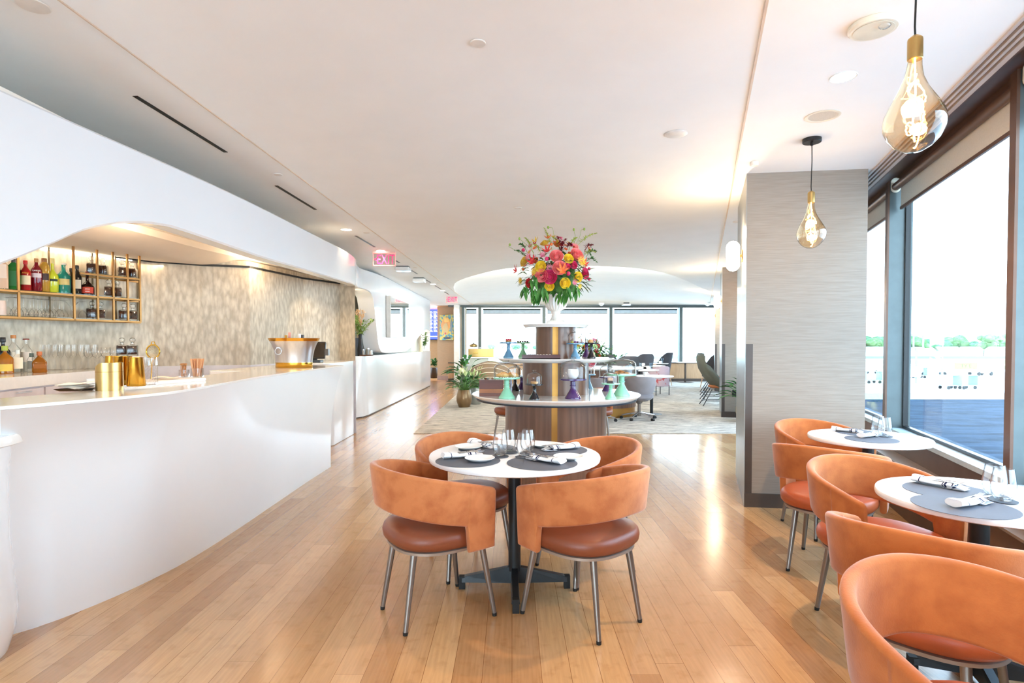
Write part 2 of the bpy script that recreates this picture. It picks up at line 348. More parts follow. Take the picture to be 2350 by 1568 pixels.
for i, s in enumerate(POSTS[:-1]):
    if i < 2: continue
    s1 = POSTS[i+1]
    wn = struct(T('window_%d' % (i+1), None, None, ws(1.72, s, 0))); 
    m = MB(); wallbox(m, 1.58, 1.76, s-.035, s+.035, .60, 2.80); m.build('post', winmetal, wn, world=True)
    m = MB(); wallbox(m, 1.565, 1.58, s-.035, s+.035, .60, 2.80); m.build('post_cap', winmetal_b, wn, world=True)
    m = MB(); wallbox(m, 1.70, 1.74, s+.035, s+.06, .60, 2.8); wallbox(m, 1.70, 1.74, s1-.06, s1-.035, .60, 2.8); wallbox(m, 1.70, 1.74, s+.06, s1-.06, .60, .625); m.build('gasket', black, wn, world=True)
    m = MB(); wallbox(m, 1.718, 1.724, s+.05, s1-.05, .61, 2.8); m.build('glazing', glass_pane, wn, world=True)
    if 1 <= i:
        nm = {1: 'nearest the pendant bulbs', 2: 'nearest the pendant bulbs', 3: 'above the dining tables, before the first column', 4: 'partly hidden behind the wallpapered column'}.get(i, 'in the lounge beyond the columns')
        sh = T('roller_shade', 'rolled-up grey roller shade with brown tube, window '+nm, 'window shade', ws(1.62, s+.06, 2.5), 0, 'roller shades on the window wall')
        m = MB(); m.tube([ws(1.62, s+.06, 2.745), ws(1.62, s1-.06, 2.745)], .034, 14); m.build('tube', winmetal_b, sh, world=True)
        m = MB(); wallbox(m, 1.650, 1.653, s+.09, s1-.09, 2.56, 2.745); m.build('fabric', shade_cloth, sh, world=True)
        m = MB(); wallbox(m, 1.643, 1.660, s+.09, s1-.09, 2.535, 2.56); m.build('hem_bar', winmetal_b, sh, world=True)
        for e in (s+.045, s1-.055):
            m = MB(); p0, p1 = ws(1.62, e, 2.76), ws(1.62, e+.008, 2.76)
            rr = [[q+V((0, 0, dz))+NW*dw for dw, dz in rrect(.075, .13, .035, 5)] for q in (p0, p1)]
            m.loft(rr); m.build('bracket', mat('shade_bracket', '#E9DDC6', .4) if 'br' not in MT else MT['br'], sh, world=True)
# linear slot diffuser along the window side
df = T('slot_diffuser', 'long white linear air diffuser with dark slots above the windows', 'air vent', ws(1.35, 2, 2.74))
m = MB()
for w0, w1 in ((1.285, 1.300), (1.318, 1.333), (1.351, 1.366), (1.384, 1.412)): wallbox(m, w0, w1, -3, 22.3, 2.738, 2.756)
m.build('slat', mat('diffuser_metal', '#CDBDB2', .4), df, world=True)
m = MB(); wallbox(m, 1.29, 1.41, -3, 22.3, 2.775, 2.80); m.build('duct', black, df, world=True)
# ---- far window wall
YF = 20.7
struct(MB().box(-2.3, 8.9, YF, YF+.3, 0, .66).build('wall_far', oak))
m = MB(); m.box(-2.3, 8.9, YF-.03, YF+.3, .66, .69); m.box(-2.3, 8.9, YF-.02, YF, 0, .11); struct(m.build('trim_5', brown_trim))
m = MB(); m.box(-2.3, 8.9, YF, YF+.3, 2.70, 3.2); struct(m.build('wall_far_header', winmetal))
px_posts = [1063, 1101, 1248.5, 1402, 1562.6, 1646]
xs = [at_y(p, 800, YF).x for p in px_posts]+[9.2]
for i in range(len(xs)-1):
    x0, x1 = xs[i], xs[i+1]
    wn = struct(T('window_%d' % (20+i), None, None, (x0, YF, 0)))
    m = MB(); m.box(x0-.055, x0+.055, YF-.02, YF+.2, .69, 2.70); m.box(x0, x1, YF, YF+.12, 2.66, 2.71); m.build('frame', mm('far_frame', '#4D5654', .4, .3), wn, world=True)
    m = MB(); m.box(x0+.05, x1-.05, YF+.15, YF+.156, .69, 2.68); m.build('glazing', glass_pane, wn, world=True)
    if i < 4:
        nm = ['narrow far window nearest the painting', 'far window behind the blue cake stands', 'far window behind the flower urn', 'far window above the dark lounge chairs'][i]
        sh = T('roller_shade', 'translucent pale roller shade lowered slightly on the '+nm, 'window shade', (x0, YF, 2.4), 0, 'roller shades on the far windows')
        m = MB(); m.tube([(x0+.12, YF+.05, 2.60), (x1-.12, YF+.05, 2.60)], .03, 8); m.build('tube', mm('far_frame', '#4D5654'), sh, world=True)
        m = MB(); m.box(x0+.12, x1-.12, YF+.068, YF+.071, 2.46, 2.60); m.build('fabric', mm('far_shade', '#BFD0DC', .8, trans=.0), sh, world=True)
        m = MB(); m.box(x0+.12, x1-.12, YF+.06, YF+.08, 2.44, 2.46); m.build('hem_bar', mm('far_frame', '#4D5654'), sh, world=True)
# jamb wall and tan wall with the painting at the end of the corridor
struct(MB().box(-2.05, -1.86, 20.3, 20.72, 0, 2.76).build('wall_jamb', mat('white_jamb', '#EFEFEC', .4)))
a, b = at_y(1003, 800, 21.6), at_y(1050, 800, 20.9)
m = MB(); m.prism([(a.x, 21.7), (b.x+.02, 20.95), (b.x+.3, 21.3), (a.x+.2, 22.2)], 0, 2.76); struct(m.build('wall_end', tan_wall))
m = MB(); m.prism([(a.x-.01, 21.69), (b.x+.03, 20.935), (b.x+.03, 20.97), (a.x, 21.72)], 0, .16); struct(m.build('baseboard_end', mat('baseboard_brown', '#8A6247', .5)))
struct(MB().box(-5, -2.2, 23.4, 23.6, 0, 2.76).build('wall_corridor', tan_wall))
m = MB(); m.box(-5.2, -1.9, 20.9, 23.6, ZC, ZC+.05); m.box(-5.2, 9, 21, 25, -.1, -.002); struct(m.build('floor_corridor', mat('corridor_shell', '#C79058', .4)))
# white canvas: end cap
# ================================================================ RIBBON WALL AND BAR
ribx = [(.6, -2.02), (2.2, -2.05), (6.8, -2.05), (7.7, -2.10), (8.7, -2.34), (9.6, -2.52), (10.6, -2.60), (12, -2.63), (18.4, -2.62), (18.75, -2.68)]
ribtop = [(.6, 2.30), (2.25, 2.37), (4.3, 2.46), (6.7, 2.50), (8, 2.52), (9.3, 2.60), (11.2, 2.72), (12.5, 2.75), (19, 2.75)]
ribbot = [(.6, 1.10), (1.6, 1.38), (2.30, 1.66), (2.59, 1.80), (2.77, 1.892), (2.99, 1.97), (3.2, 2.02), (3.49, 2.055), (4.0, 2.06), (4.7, 2.06), (5.7, 2.085), (7.2, 2.12), (8.0, 2.16), (8.75, 2.22), (10, 2.30), (10.45, 2.305), (10.7, 2.26), (10.85, 2.17), (11.08, 1.78), (11.3, 1.35), (11.5, 1.22), (11.9, 1.165), (12.35, 1.158), (14.1, 1.168), (14.6, 1.21), (15.1, 1.29), (16.0, 1.50), (16.55, 1.61), (17.3, 1.76), (17.8, 1.79), (18.25, 1.76), (18.5, 1.66), (18.62, 1.4), (18.75, 1.19)]
rings = []
ys = sorted(set([round(.6+i*.15, 3) for i in range(122)]+[y for y, _ in ribbot]+[10.95, 11.02, 11.15, 11.22, 11.4, 18.55, 18.68]))
for y in ys:
    if y > 18.75: continue
    x = smooth_interp(ribx, y); x2 = smooth_interp(ribx, y+.02); t = V((x2-x, .02, 0)).normalized(); n = V((t.y, -t.x, 0))
    th = interp([(0, .12), (8.2, .12), (9.6, .3), (19, .3)], y); zt = smooth_interp(ribtop, y); zb = smooth_interp(ribbot, y)
    o = V((x, y, 0)); k = o-n*th
    rings.append([(o.x-.012*n.x, o.y-.012*n.y, zt), (o.x, o.y, zt-.012), (o.x, o.y, zb+.012), (o.x-.012*n.x, o.y-.012*n.y, zb), (k.x, k.y, zb+.0), (k.x, k.y, zt)])
struct(MB().loft(rings).build('wall_ribbon', white_gloss, smooth=40))
# bar back wall with scalloped wallpaper, folded in facets
def scallop():
    m = bpy.data.materials.new('scalloped_wallpaper'); m.use_nodes = True; nt = m.node_tree; N = nt.nodes; L = nt.links; b = N['Principled BSDF']
    t = N.new('ShaderNodeTexCoord'); mp = N.new('ShaderNodeMapping'); mp.inputs['Scale'].default_value = (24, 24, 9); L.new(t.outputs['Object'], mp.inputs[0])
    n1 = N.new('ShaderNodeTexNoise'); n1.inputs['Scale'].default_value = 1; n1.inputs['Detail'].default_value = 2; L.new(mp.outputs[0], n1.inputs['Vector'])
    vo = N.new('ShaderNodeTexVoronoi'); vo.inputs['Scale'].default_value = 1.0; L.new(mp.outputs[0], vo.inputs['Vector'])
    ad = N.new('ShaderNodeMath'); ad.operation = 'MULTIPLY_ADD'; ad.inputs[1].default_value = .55; L.new(vo.outputs['Distance'], ad.inputs[0]); L.new(n1.outputs['Fac'], ad.inputs[2])
    rp = N.new('ShaderNodeValToRGB'); e = rp.color_ramp.elements; e[0].position = .5; e[0].color = lin('#D3CAB8'); e[1].position = 1.0; e[1].color = lin('#B0A593'); L.new(ad.outputs[0], rp.inputs[0])
    L.new(rp.outputs[0], b.inputs['Base Color']); b.inputs['Roughness'].default_value = .45; b.inputs['Metallic'].default_value = .15
    bp = N.new('ShaderNodeBump'); bp.inputs['Strength'].default_value = .35; bp.inputs['Distance'].default_value = .01; L.new(vo.outputs['Distance'], bp.inputs['Height']); L.new(bp.outputs[0], b.inputs['Normal'])
    return m
bw = [(-5.15, 3.9), (-5.01, 4.26), (-4.615, 5.18), (-4.22, 6.10), (-4.02, 6.46), (-3.62, 6.74), (-3.14, 6.9), (-2.93, 8.1), (-2.62, 8.78), (-2.37, 8.70)]
ZW = 1.10
scal = scallop()
back = [(x-.25, y+.12) for x, y in bw]
struct(MB().prism(bw+back[::-1], ZW, 2.34).build('wall_bar', scal, smooth=0))
struct(MB().prism([(x+.01, y-.012) for x, y in bw]+back[::-1], 0, ZW).build('wall_bar_base', mat('bar_base_white', '#DAD6DA', .35)))
m = MB(); m.loft([[(x+.012, y-.015, 2.262), (x-.02, y+.01, 2.262), (x-.02, y+.01, 2.285), (x+.012, y-.015, 2.285)] for x, y in bw[3:-1]]); struct(m.build('trim_6', black_metal))
# bar ceiling: stepped soffit
warm_soffit = mat('soffit_plaster', '#EFE6DA', .7, var=.012)
m = MB(); prof = [(-5.1, 2.275), (-3.72, 2.275), (-3.60, 2.285), (-3.33, 2.37), (-3.31, 2.43), (-2.22, 2.43), (-2.22, 2.47), (-5.1, 2.47)]
def sof(y, sh): return [(min(x+(sh if i not in (0, 5, 6, 7) else 0), smooth_interp(ribx, y)-.14), y, z) for i, (x, z) in enumerate(prof)]
m.loft([sof(2.0, -.25), sof(3.4, -.22), sof(4.9, -.12), sof(6.2, 0), (sof(7.4, .22)), sof(8.5, .5)]); struct(m.build('ceiling_bar', warm_soffit))
# low wall at the bar end and white panels behind it
m = MB(); slab(m, -2.70, 8.12, .66, 1.16, 0, 1.10, r=.12, b=.006); struct(m.build('wall_bar_end', white_gloss))
# ---- bar counter
botm = [(2.62, -2.34), (2.72, -2.26), (2.87, -2.185), (3.15, -2.092), (3.54, -2.022), (4.2, -2.0), (5.59, -2.005), (6.3, -1.994)]
topm = [(1.9, -2.30), (2.2, -2.10), (2.6, -1.925), (3.03, -1.80), (3.6, -1.85), (4.2, -1.93), (4.65, -1.965), (5.69, -1.985), (6.8, -1.99)]
bar = T('bar_counter', 'long white glossy bar counter with flared front edge and wide top', 'bar counter', (-2.25, 4.4, 0))
NB = 44; rings = []
for i in range(NB+1):
    u = i/NB; yb = 2.62+(6.3-2.62)*u; yt = 2.3+(6.78-2.3)*u; xb = smooth_interp(botm, yb); xt = smooth_interp(topm, yt)
    r = []
    for k in range(13):
        z = 1.085*k/12; q = (z/1.085)**(3.2 if u > .15 else 4.5); r.append((xb+(xt-xb)*q, yb+(yt-yb)*q, z))
    wd = .44+.12*u
    r += [(xt-wd, yt, 1.085), (xt-wd, yt, 1.0), (xb-.30, yb, .96), (xb-.30, yb, 0)]
    rings.append(r)
MB().loft(rings).build('body', white_gloss, bar, world=True, smooth=50)
ft = []
for i in range(41):
    y = 1.9+(6.8-1.9)*i/40; ft.append((smooth_interp(topm, y)+.004, y))
bk = [(x-.45-.12*(y-1.9)/4.9, y) for x, y in ft][::-1]
pl = ft+bk
MB().loft([[(x, y, 1.086) for x, y in pl], [(x, y, 1.097) for x, y in pl], [(x-.003 if i < 41 else x, y, 1.10) for i, (x, y) in enumerate(pl)]]).build('worktop', quartz, bar, world=True, smooth=0)
m = MB(); slab(m, -2.78, 6.5, .42, 1.7, 1.04, 1.088, r=.03); m.build('service_ledge', quartz, bar, world=True)
# lower counter end at the picture edge
ce = T('counter_end', 'rounded end of a lower white counter in front of the bar', 'counter', (-2.5, 2.4, 0))
def stad(x, y, r, z, n=24): return [(x+r*cos(-pi/2+pi*k/n), y+r*sin(-pi/2+pi*k/n), z) for k in range(n+1)]+[(x-.9, y+r, z), (x-.9, y-r, z)]
MB().loft([stad(-2.46, 2.375, .27, 0), stad(-2.46, 2.375, .297, .10), stad(-2.46, 2.375, .305, .2), stad(-2.46, 2.375, .28, .5), stad(-2.46, 2.375, .28, .8), stad(-2.46, 2.375, .30, .912)]).build('body', white_gloss, ce, world=True, smooth=50)
MB().loft([stad(-2.46, 2.375, .325, .915), stad(-2.46, 2.375, .34, .922), stad(-2.46, 2.375, .34, .955), stad(-2.46, 2.375, .335, .962)]).build('worktop', quartz, ce, world=True, smooth=50)
# ---- second counter along the corridor
c2 = T('corridor_counter', 'long white wall counter under the curved opening further down the corridor', 'counter', (-2.9, 14.5, 0))
fr = [(-3.1, 10.28), (-2.9, 10.30), (-2.80, 10.36), (-2.73, 10.5), (-2.69, 10.75), (-2.68, 11.5), (-2.66, 13), (-2.64, 16), (-2.63, 18.4), (-2.66, 18.76), (-3.1, 18.76)]
MB().prism([(x-.02, y) for x, y in fr], 0, .025).build('plinth', brown_trim, c2, world=True, smooth=0)
MB().loft([[(x, y, z) for x, y in fr] for z in (.025, 1.125)]+[[(x-.008, y, 1.133) for x, y in fr]]).build('body', white_gloss, c2, world=True, smooth=40)
niche = mat('niche_wallcover', '#BFC0B8', .6, scale=12, var=.05, stretch=(4, 4, .5))
struct(MB().prism([(-3.3, 9.0), (-3.05, 9.0), (-3.05, 18.9), (-3.3, 18.9)], 0, 2.75).build('wall_niche', niche))
struct(MB().box(-3.3, -2.70, 18.78, 18.9, 0, 2.75).build('wall_niche_end', mat('white_end_wall', '#EDEDEB', .35)))
# mirror on the ribbon
mi = T('wall_mirror', 'framed rectangular mirror mounted on the curved white wall', 'mirror', (-2.60, 13, 1.5))
yA, yB = 12.0, 14.1; xo = -2.62
m = MB(); m.box(xo, xo+.09, yA, yB, 1.49, 2.36); m.build('frame', mat('mirror_frame', '#C9C5C0', .35), mi, world=True)
m = MB(); m.box(xo+.09, xo+.094, yA+.03, yB-.03, 1.52, 2.33); m.build('mirror_glass', mat('mirror_silver', '#F2F4F5', .03, metal=1, var=0), mi, world=True)
# ---- back counter with drawers
bc = T('back_counter', 'white back bar counter with drawers under the brass bottle shelf', 'cabinet', (-4.1, 4.8, 0))
fe = [(-3.66, 3.5), (-3.77, 4.25), (-3.87, 5.0), (-3.96, 5.8), (-4.02, 6.2)]
bb = [(-4.16, 6.15), (-4.59, 5.17), (-4.98, 4.26), (-5.12, 3.9), (-5.12, 3.5)]
MB().prism(fe+bb, 1.01, ZW).build('worktop', quartz, bc, world=True, smooth=0)
MB().prism([(x-.03, y) for x, y in fe]+bb, .1, 1.01).build('carcass', mat('cabinet_lilac_white', '#D9D2D6', .4), bc, world=True, smooth=0)
def fex(y): return interp([(q[1], q[0]) for q in fe], y)-.03
for k, (ya, yb) in enumerate([(3.55, 4.05), (4.06, 4.72), (4.73, 5.32), (5.33, 6.15)]):
    p0, p1 = V((fex(ya+.006), ya+.006, 0)), V((fex(yb-.006), yb-.006, 0)); d = (p1-p0).normalized(); n = V((d.y, -d.x, 0))
    m = MB(); m.prism([(q.x, q.y) for q in (p0, p1, p1+n*.018, p0+n*.018)], .80, .995)
    dr = m.build('drawer', mm('drawer_front', '#DDD6DA', .38), bc, world=True, smooth=0)
    c = p0+(p1-p0)*.62+n*.02; m = MB()
    m.tube([c+d*-.07+V((0, 0, .975))-bc.location, c+d*-.065+n*.02+V((0, 0, .975))-bc.location, c+d*.065+n*.02+V((0, 0, .975))-bc.location, c+d*.07+V((0, 0, .975))-bc.location], .006, 6); m.build('handle', chrome, dr)
# ================================================================ BRASS BOTTLE SHELF
A0 = V((-4.33, 5.06, 0)); D0 = V((.395, .919, 0)).normalized(); N0 = V((-.919, .395, 0))
def shf(px, back=.12):
    """point on the shelf line seen at pixel column px, set back from the front edge"""
    B = A0+N0*back; r = (px-1175)/F
    t = (B.x-r*B.y)/(r*D0.y-D0.x); return B+D0*t
ZS1, ZS2, ZS3 = 1.60, 1.83, 2.045
shelf = T('bottle_shelf', 'hanging bronze tube shelf unit with three glass levels of bottles', 'shelf', shf(172)+V((0, 0, 1.58)))
pxs = [-140, 45, 172, 226, 262, 295, 323]
def bar_(p, q, r=.0085):
    m = MB(); p, q = V(p), V(q); d = (q-p).normalized(); m.loft([[c+a*r*V((D0.x, D0.y, 0))*1.0+(b*r*V((0, 0, 1)) if abs(d.z) < .5 else b*r*N0) if abs(d.z) > .5 else c+a*r*(N0 if abs(d.dot(D0)) > .5 else D0)+b*r*V((0, 0, 1)) for a, b in ((-1, -1), (1, -1), (1, 1), (-1, 1))] for c in (p, q)]); return m
for p in pxs: bar_(shf(p, 0)+V((0, 0, 1.575)), shf(p, 0)+V((0, 0, 2.275))).build('post', bronze, shelf, world=True, smooth=0)
for p in (116, 215, 268, 318): bar_(shf(p, .27)+V((0, 0, 1.575)), shf(p, .27)+V((0, 0, 2.275)), .006).build('rear_post', mm('rear_post', '#6E5B40', .4, .7), shelf, world=True, smooth=0)
for z, p0 in ((ZS1, -140), (ZS2, -140), (ZS3, 186)):
    for bk_ in (0, .25):
        bar_(shf(p0, bk_)+V((0, 0, z-.017)), shf(323, bk_)+V((0, 0, z-.017))).build('rail', bronze, shelf, world=True, smooth=0)
    bar_(shf(323, 0)+V((0, 0, z-.017)), shf(323, 0)+N0*.25+V((0, 0, z-.017))).build('rail', bronze, shelf, world=True, smooth=0)
    q = [shf(p0, .0), shf(323, .0), shf(323, 0)+N0*.25, shf(p0, .25)]
    MB().prism([(a.x, a.y) for a in q], z-.008, z).build('glass_level', glass('shelf_glass_%d' % int(z*100), (.85, .93, .92), edge=.7), shelf, world=True, smooth=0)
for zz in (1.7,):
    q = [shf(100, .29)+V((0, 0, 2.262)), shf(325, .29)+V((0, 0, 2.262))]
    m = MB(); m.prism([(a.x, a.y) for a in (q[0], q[1], q[1]+N0*.015, q[0]+N0*.015)], 2.252, 2.268)
    tag(m.build('strip_light', mat('led_strip', '#FFFFFF', .4, emit='#FFF3D8', es=5), loc=q[0], wv=True), 'thin glowing strip light along the top of the bottle shelf', 'light')
lamp('shelf_strip_glow', 'AREA', shf(215, .22)+V((0, 0, 2.24)), 2.2, 'w', shape='RECTANGLE', size=1.5, size_y=.04).rotation_euler = (0, 0, atan2(D0.y, D0.x))
# ---- bottles
def bprof(h, r, neck, sh, shape='round'):
    """profile: body radius r, shoulder start sh*h, neck radius neck"""
    return [(r*.9, 0), (r, .006), (r, sh*h), (r*.93, sh*h+.012), (r*.6, sh*h+.035), (neck*1.15, sh*h+.055), (neck, sh*h+.07), (neck, h)]
LBL = {}
def text_part(s, size, loc, rot, m, parent, sx=1, name='label_text', ext=.0004):
    cu = bpy.data.curves.new(name, 'FONT'); cu.body = s; cu.size = size; cu.align_x = 'CENTER'; cu.align_y = 'CENTER'; cu.extrude = ext
    cu.materials.append(m); o = bpy.data.objects.new(name, cu); COL.objects.link(o); o.location = loc; o.rotation_euler = rot; o.scale = (sx, 1, 1); o.parent = parent
    dg = bpy.context.evaluated_depsgraph_get(); me = bpy.data.meshes.new_from_object(o.evaluated_get(dg)); me.name = name
    n = bpy.data.objects.new(name, me); COL.objects.link(n); n.location = loc; n.rotation_euler = rot; n.scale = (sx, 1, 1); n.parent = parent; bpy.data.objects.remove(o); n.name = name; return n
def bottle(p, h, r, label, colr, neck=.013, sh=.6, cap='#222222', caph=.035, capr=None, lab=None, square=False, rz=0, name='liquor_bottle', txt=None, rough=.06, cat='bottle', group=None, labh=(.12, .45), trans=.25, clear=False, liq=None, txtc='#FFFFFF', sq=(1, 1)):
    t = T(name, label, cat, p, 0, group)
    mt = glass_clear if clear else mat('bottle_'+colr.strip('#'), colr, rough, var=.05, trans=trans, spec=.6)
    pf = bprof(h-caph*.4, r, neck, sh)
    if square:
        m = MB(); rings = []
        for rr, z in pf:
            n = 4; rad = max(.002, rr*(.25 if rr > neck*1.3 else .95)); rings.append([(x, y, z) for x, y in rrect(2*rr*sq[0] if rr > neck*1.3 else 2*rr, 2*rr*sq[1] if rr > neck*1.3 else 2*rr, rad, 4)])
        m.loft(rings)
    else: m = MB().lathe(pf, 24)
    b = m.build('body', mt, t, smooth=40)
    if rz: b.rotation_euler = (0, 0, rz)
    if clear and liq:
        pf2 = [(x*.9, z+.004) for x, z in pf if z < h*liq[1]]; pf2.append((pf2[-1][0], h*liq[1])); m = MB()
        if square: m.loft([[(x, y, z) for x, y in rrect(2*rr, 2*rr, rr*.25, 4)] for rr, z in pf2])
        else: m.lathe(pf2, 20)
        q = m.build('liquid', mat('liquor_'+liq[0].strip('#'), liq[0], .05, trans=.3), t, smooth=40)
        if rz: q.rotation_euler = (0, 0, rz)
    capr = capr or neck*1.25
    MB().lathe([(capr*.95, h-caph), (capr, h-caph+.003), (capr, h-.003), (capr*.9, h)], 16).build('cap', mat('cap_'+cap.strip('#'), cap, .35), t)
    a = atan2(-p[0], -p[1])  # direction towards the room
    face = atan2(-p[1], -p[0])
    if lab:
        z0, z1 = labh; rr = r*1.012*(max(sq) if square else 1); hw = .95
        if square:
            w = 2*r*sq[0]*.8; m = MB(); m.box(-w/2, w/2, -r*sq[1]-.001, -r*sq[1]+.0005, h*z0, h*z1); l = m.build('paper_label', mat('label_'+lab.strip('#'), lab, .6), t, smooth=0); l.rotation_euler = (0, 0, rz)
        else:
            m = MB(); m.grid(lambda u, v: (rr*cos(face-hw+2*hw*u), rr*sin(face-hw+2*hw*u), h*z0+h*(z1-z0)*v), 12, 1); m.build('paper_label', mat('label_'+lab.strip('#'), lab, .6), t)
    if txt:
        for (s, sz, zf) in txt:
            R0 = (r*(sq[1] if square else 1)+.0025); ang = (rz-pi/2) if square else face
            text_part(s, sz, (R0*cos(ang), R0*sin(ang), h*zf), (pi/2, 0, ang+pi/2), mat('ink', txtc, .5), t, sx=.72)
    return t
def shp(px, z, back=.12): q = shf(px, back); return V((q.x, q.y, z))
bottle(shp(8, ZS2), .27, .045, 'square bottle with peach paper label, first on the middle shelf', '#E7BFA0', cap='#B98A5A', square=True, sh=.78, lab='#F1D9C4', rz=.6, labh=(.35, .8), trans=0)
bottle(shp(35, ZS2), .28, .045, 'green square liquor bottle with dark herbal label on middle shelf', '#12782C', cap='#2E2E2E', square=True, sh=.72, rz=.6, lab='#1C6B35', labh=(.12, .6))
bottle(shp(62, ZS2), .275, .042, 'bright red aperitif bottle with blue band label', '#B5161C', cap='#C9141C', sh=.62, lab='#EBDCB8', labh=(.2, .5), txt=[('APEROL', .019, .58)], txtc='#F2A23A')
bottle(shp(87, ZS2), .305, .042, 'dark red aperitif bottle with cork-coloured cap and white lettering', '#8B1A2B', cap='#C08B57', sh=.66, lab='#D8CFD6', labh=(.42, .55), txt=[('CAMPARI', .020, .62)])
bottle(shp(105, ZS2), .315, .040, 'tall golden liqueur bottle with wooden stopper and ornate label', '#D8A640', cap='#8A5A2E', capr=.021, caph=.034, neck=.014, sh=.78, lab='#3B2A2A', labh=(.35, .55), trans=.4)
bottle(shp(124, ZS2), .325, .044, 'opaque lime yellow limoncello bottle with long neck', '#C3CC36', cap='#E3D38A', sh=.5, lab='#20302A', labh=(.33, .40), caph=.05, trans=0)
bottle(shp(149, ZS2), .29, .053, 'teal glass gin bottle with pale stopper and small tan label', '#159A8C', cap='#E8DCC8', capr=.024, caph=.018, neck=.016, sh=.58, lab='#D6C07A', labh=(.28, .48), trans=.35)
bottle(shp(167, ZS2, .2), .26, .04, 'black bottle half hidden behind the shelf post on the middle shelf', '#0F1A16', cap='#121212', sh=.6)
bottle(shp(180, ZS2), .285, .036, 'slim black rum bottle with red and white label', '#14161B', cap='#101010', sh=.62, lab='#D8CBB4', labh=(.2, .5))
bottle(shp(203, ZS2), .235, .058, 'squat dark liqueur bottle with red ribbon and red cap', '#2A0E0C', cap='#B3202C', capr=.016, caph=.03, sh=.36, lab='#C9442E', labh=(.08, .34), txt=[('GRAND', .015, .25), ('MARNIER', .012, .15)])
# ---- stemware
def wine_prof(h, r, bowl=.5, flute=False):
    st = h*(1-bowl)
    pf = [(.034, .0015), (.033, .003), (.006, .008), (.0038, .02), (.0036, st-.012)]
    if flute: pf += [(.010, st+.004), (.021, st+.022), (.0265, st+.05), (.028, h-.02), (.027, h)]
    else: pf += [(.012, st-.002), (r*.7, st+.014), (r*.97, st+.042), (r, st+.055), (r*.93, h-.02), (r*.85, h)]
    return pf
def stem_glass(name, pf, label, cat, p, inv=False, group=None):
    h = pf[-1][1]
    m = MB().lathe([(r, (h-z) if inv else z) for r, z in pf], 20, cap=False)
    o = m.build(name, glass_clear, loc=p); tag(o, label, cat, group); return o
coupe = wine_prof(.17, .037, .42)
g0 = None
stemx = [20, 36, 45, 56, 71, 79, 89, 97, 106, 114, 125, 138, 148]
for i, px in enumerate(stemx):
    p = shp(px, ZS1, .10 if i % 2 else .17)
    if not g0: g0 = stem_glass('stem_glass', coupe, 'clear stemmed glass standing upside down on the lowest bottle shelf', 'glass', p, True, 'upside-down glasses on the lowest shelf')
    else: dup(g0, p)
stem_glass('martini_glass', [(.034, .0015), (.006, .008), (.0038, .02), (.0036, .10), (.01, .105), (.052, .155), (.053, .158)], 'upright martini glass on the lowest bottle shelf beside upturned glasses', 'glass', shp(167, ZS1))
stem_glass('stem_glass', coupe, 'single upside-down stemmed glass beside the lowest pair of dark decanters', 'glass', shp(191, ZS1), True)
tag(MB().lathe([(.036, 0), (.04, .004), (.04, .1), (.037, .13), (.035, .13), (.038, .1), (.036, .01)], 20).build('candle_jar', mat('frosted_peach_glass', '#EBD3C6', .3), loc=shp(3, ZS1)), 'frosted peach candle jar at the near end of the lowest shelf', 'jar')
def decanter(p, label, rz=.5, s=1.0, fill='#2A1310', group='square dark decanters'):
    t = T('decanter', label, 'decanter', p, rz, None); a = .041*s
    m = MB(); m.loft([[(x, y, z) for x, y in rrect(2*w, 2*w, .006, 3)] for w, z in ((a*.97, 0), (a, .004), (a, .095*s), (a*.9, .103*s), (.016, .108*s), (.013, .118*s), (.014, .125*s), (.018, .128*s))])
    m.build('body', glass_dome, t)
    m = MB(); m.loft([[(x, y, z) for x, y in rrect(2*w, 2*w, .005, 3)] for w, z in ((a*.86, .014*s), (a*.92, .02*s), (a*.92, .092*s), (a*.88, .096*s))]); m.build('liquor', mm('dark_liquor_'+fill[1:], fill, .06, col2='#3C1B12', scale=30), t)
    m = MB(); m.lathe([(.010, .118*s), (.010, .13*s), (.02, .135*s), (.026, .15*s), (.024, .164*s), (.012, .174*s), (.002, .176*s)], 14); m.build('stopper', glass_dome, t)
    return t
for px, z, bk_, l in [(214, ZS3, .1, 'square decanter behind the second shelf post, top glass level'), (239, ZS3, .14, 'square reddish decanter right of the shelf post, top glass level'), (284, ZS3, .1, 'square decanter near the shelf end, first of two on the top level'), (306, ZS3, .12, 'square decanter at the very end of the top glass level'),
                      (252, ZS2, .1, 'square decanter on the middle level, nearer the bottles'), (271, ZS2, .13, 'square decanter with a metal tag on the middle level'),
                      (213, ZS1, .1, 'square decanter on the lowest level beside the single upturned glass'), (232, ZS1, .12, 'square decanter second of the near pair on the lowest level'), (286, ZS1, .1, 'square decanter first of the end pair on the lowest level'), (306, ZS1, .12, 'square decanter at the very end of the lowest level')]:
    decanter(shp(px, z, bk_), l, rz=random.uniform(.3, .9))
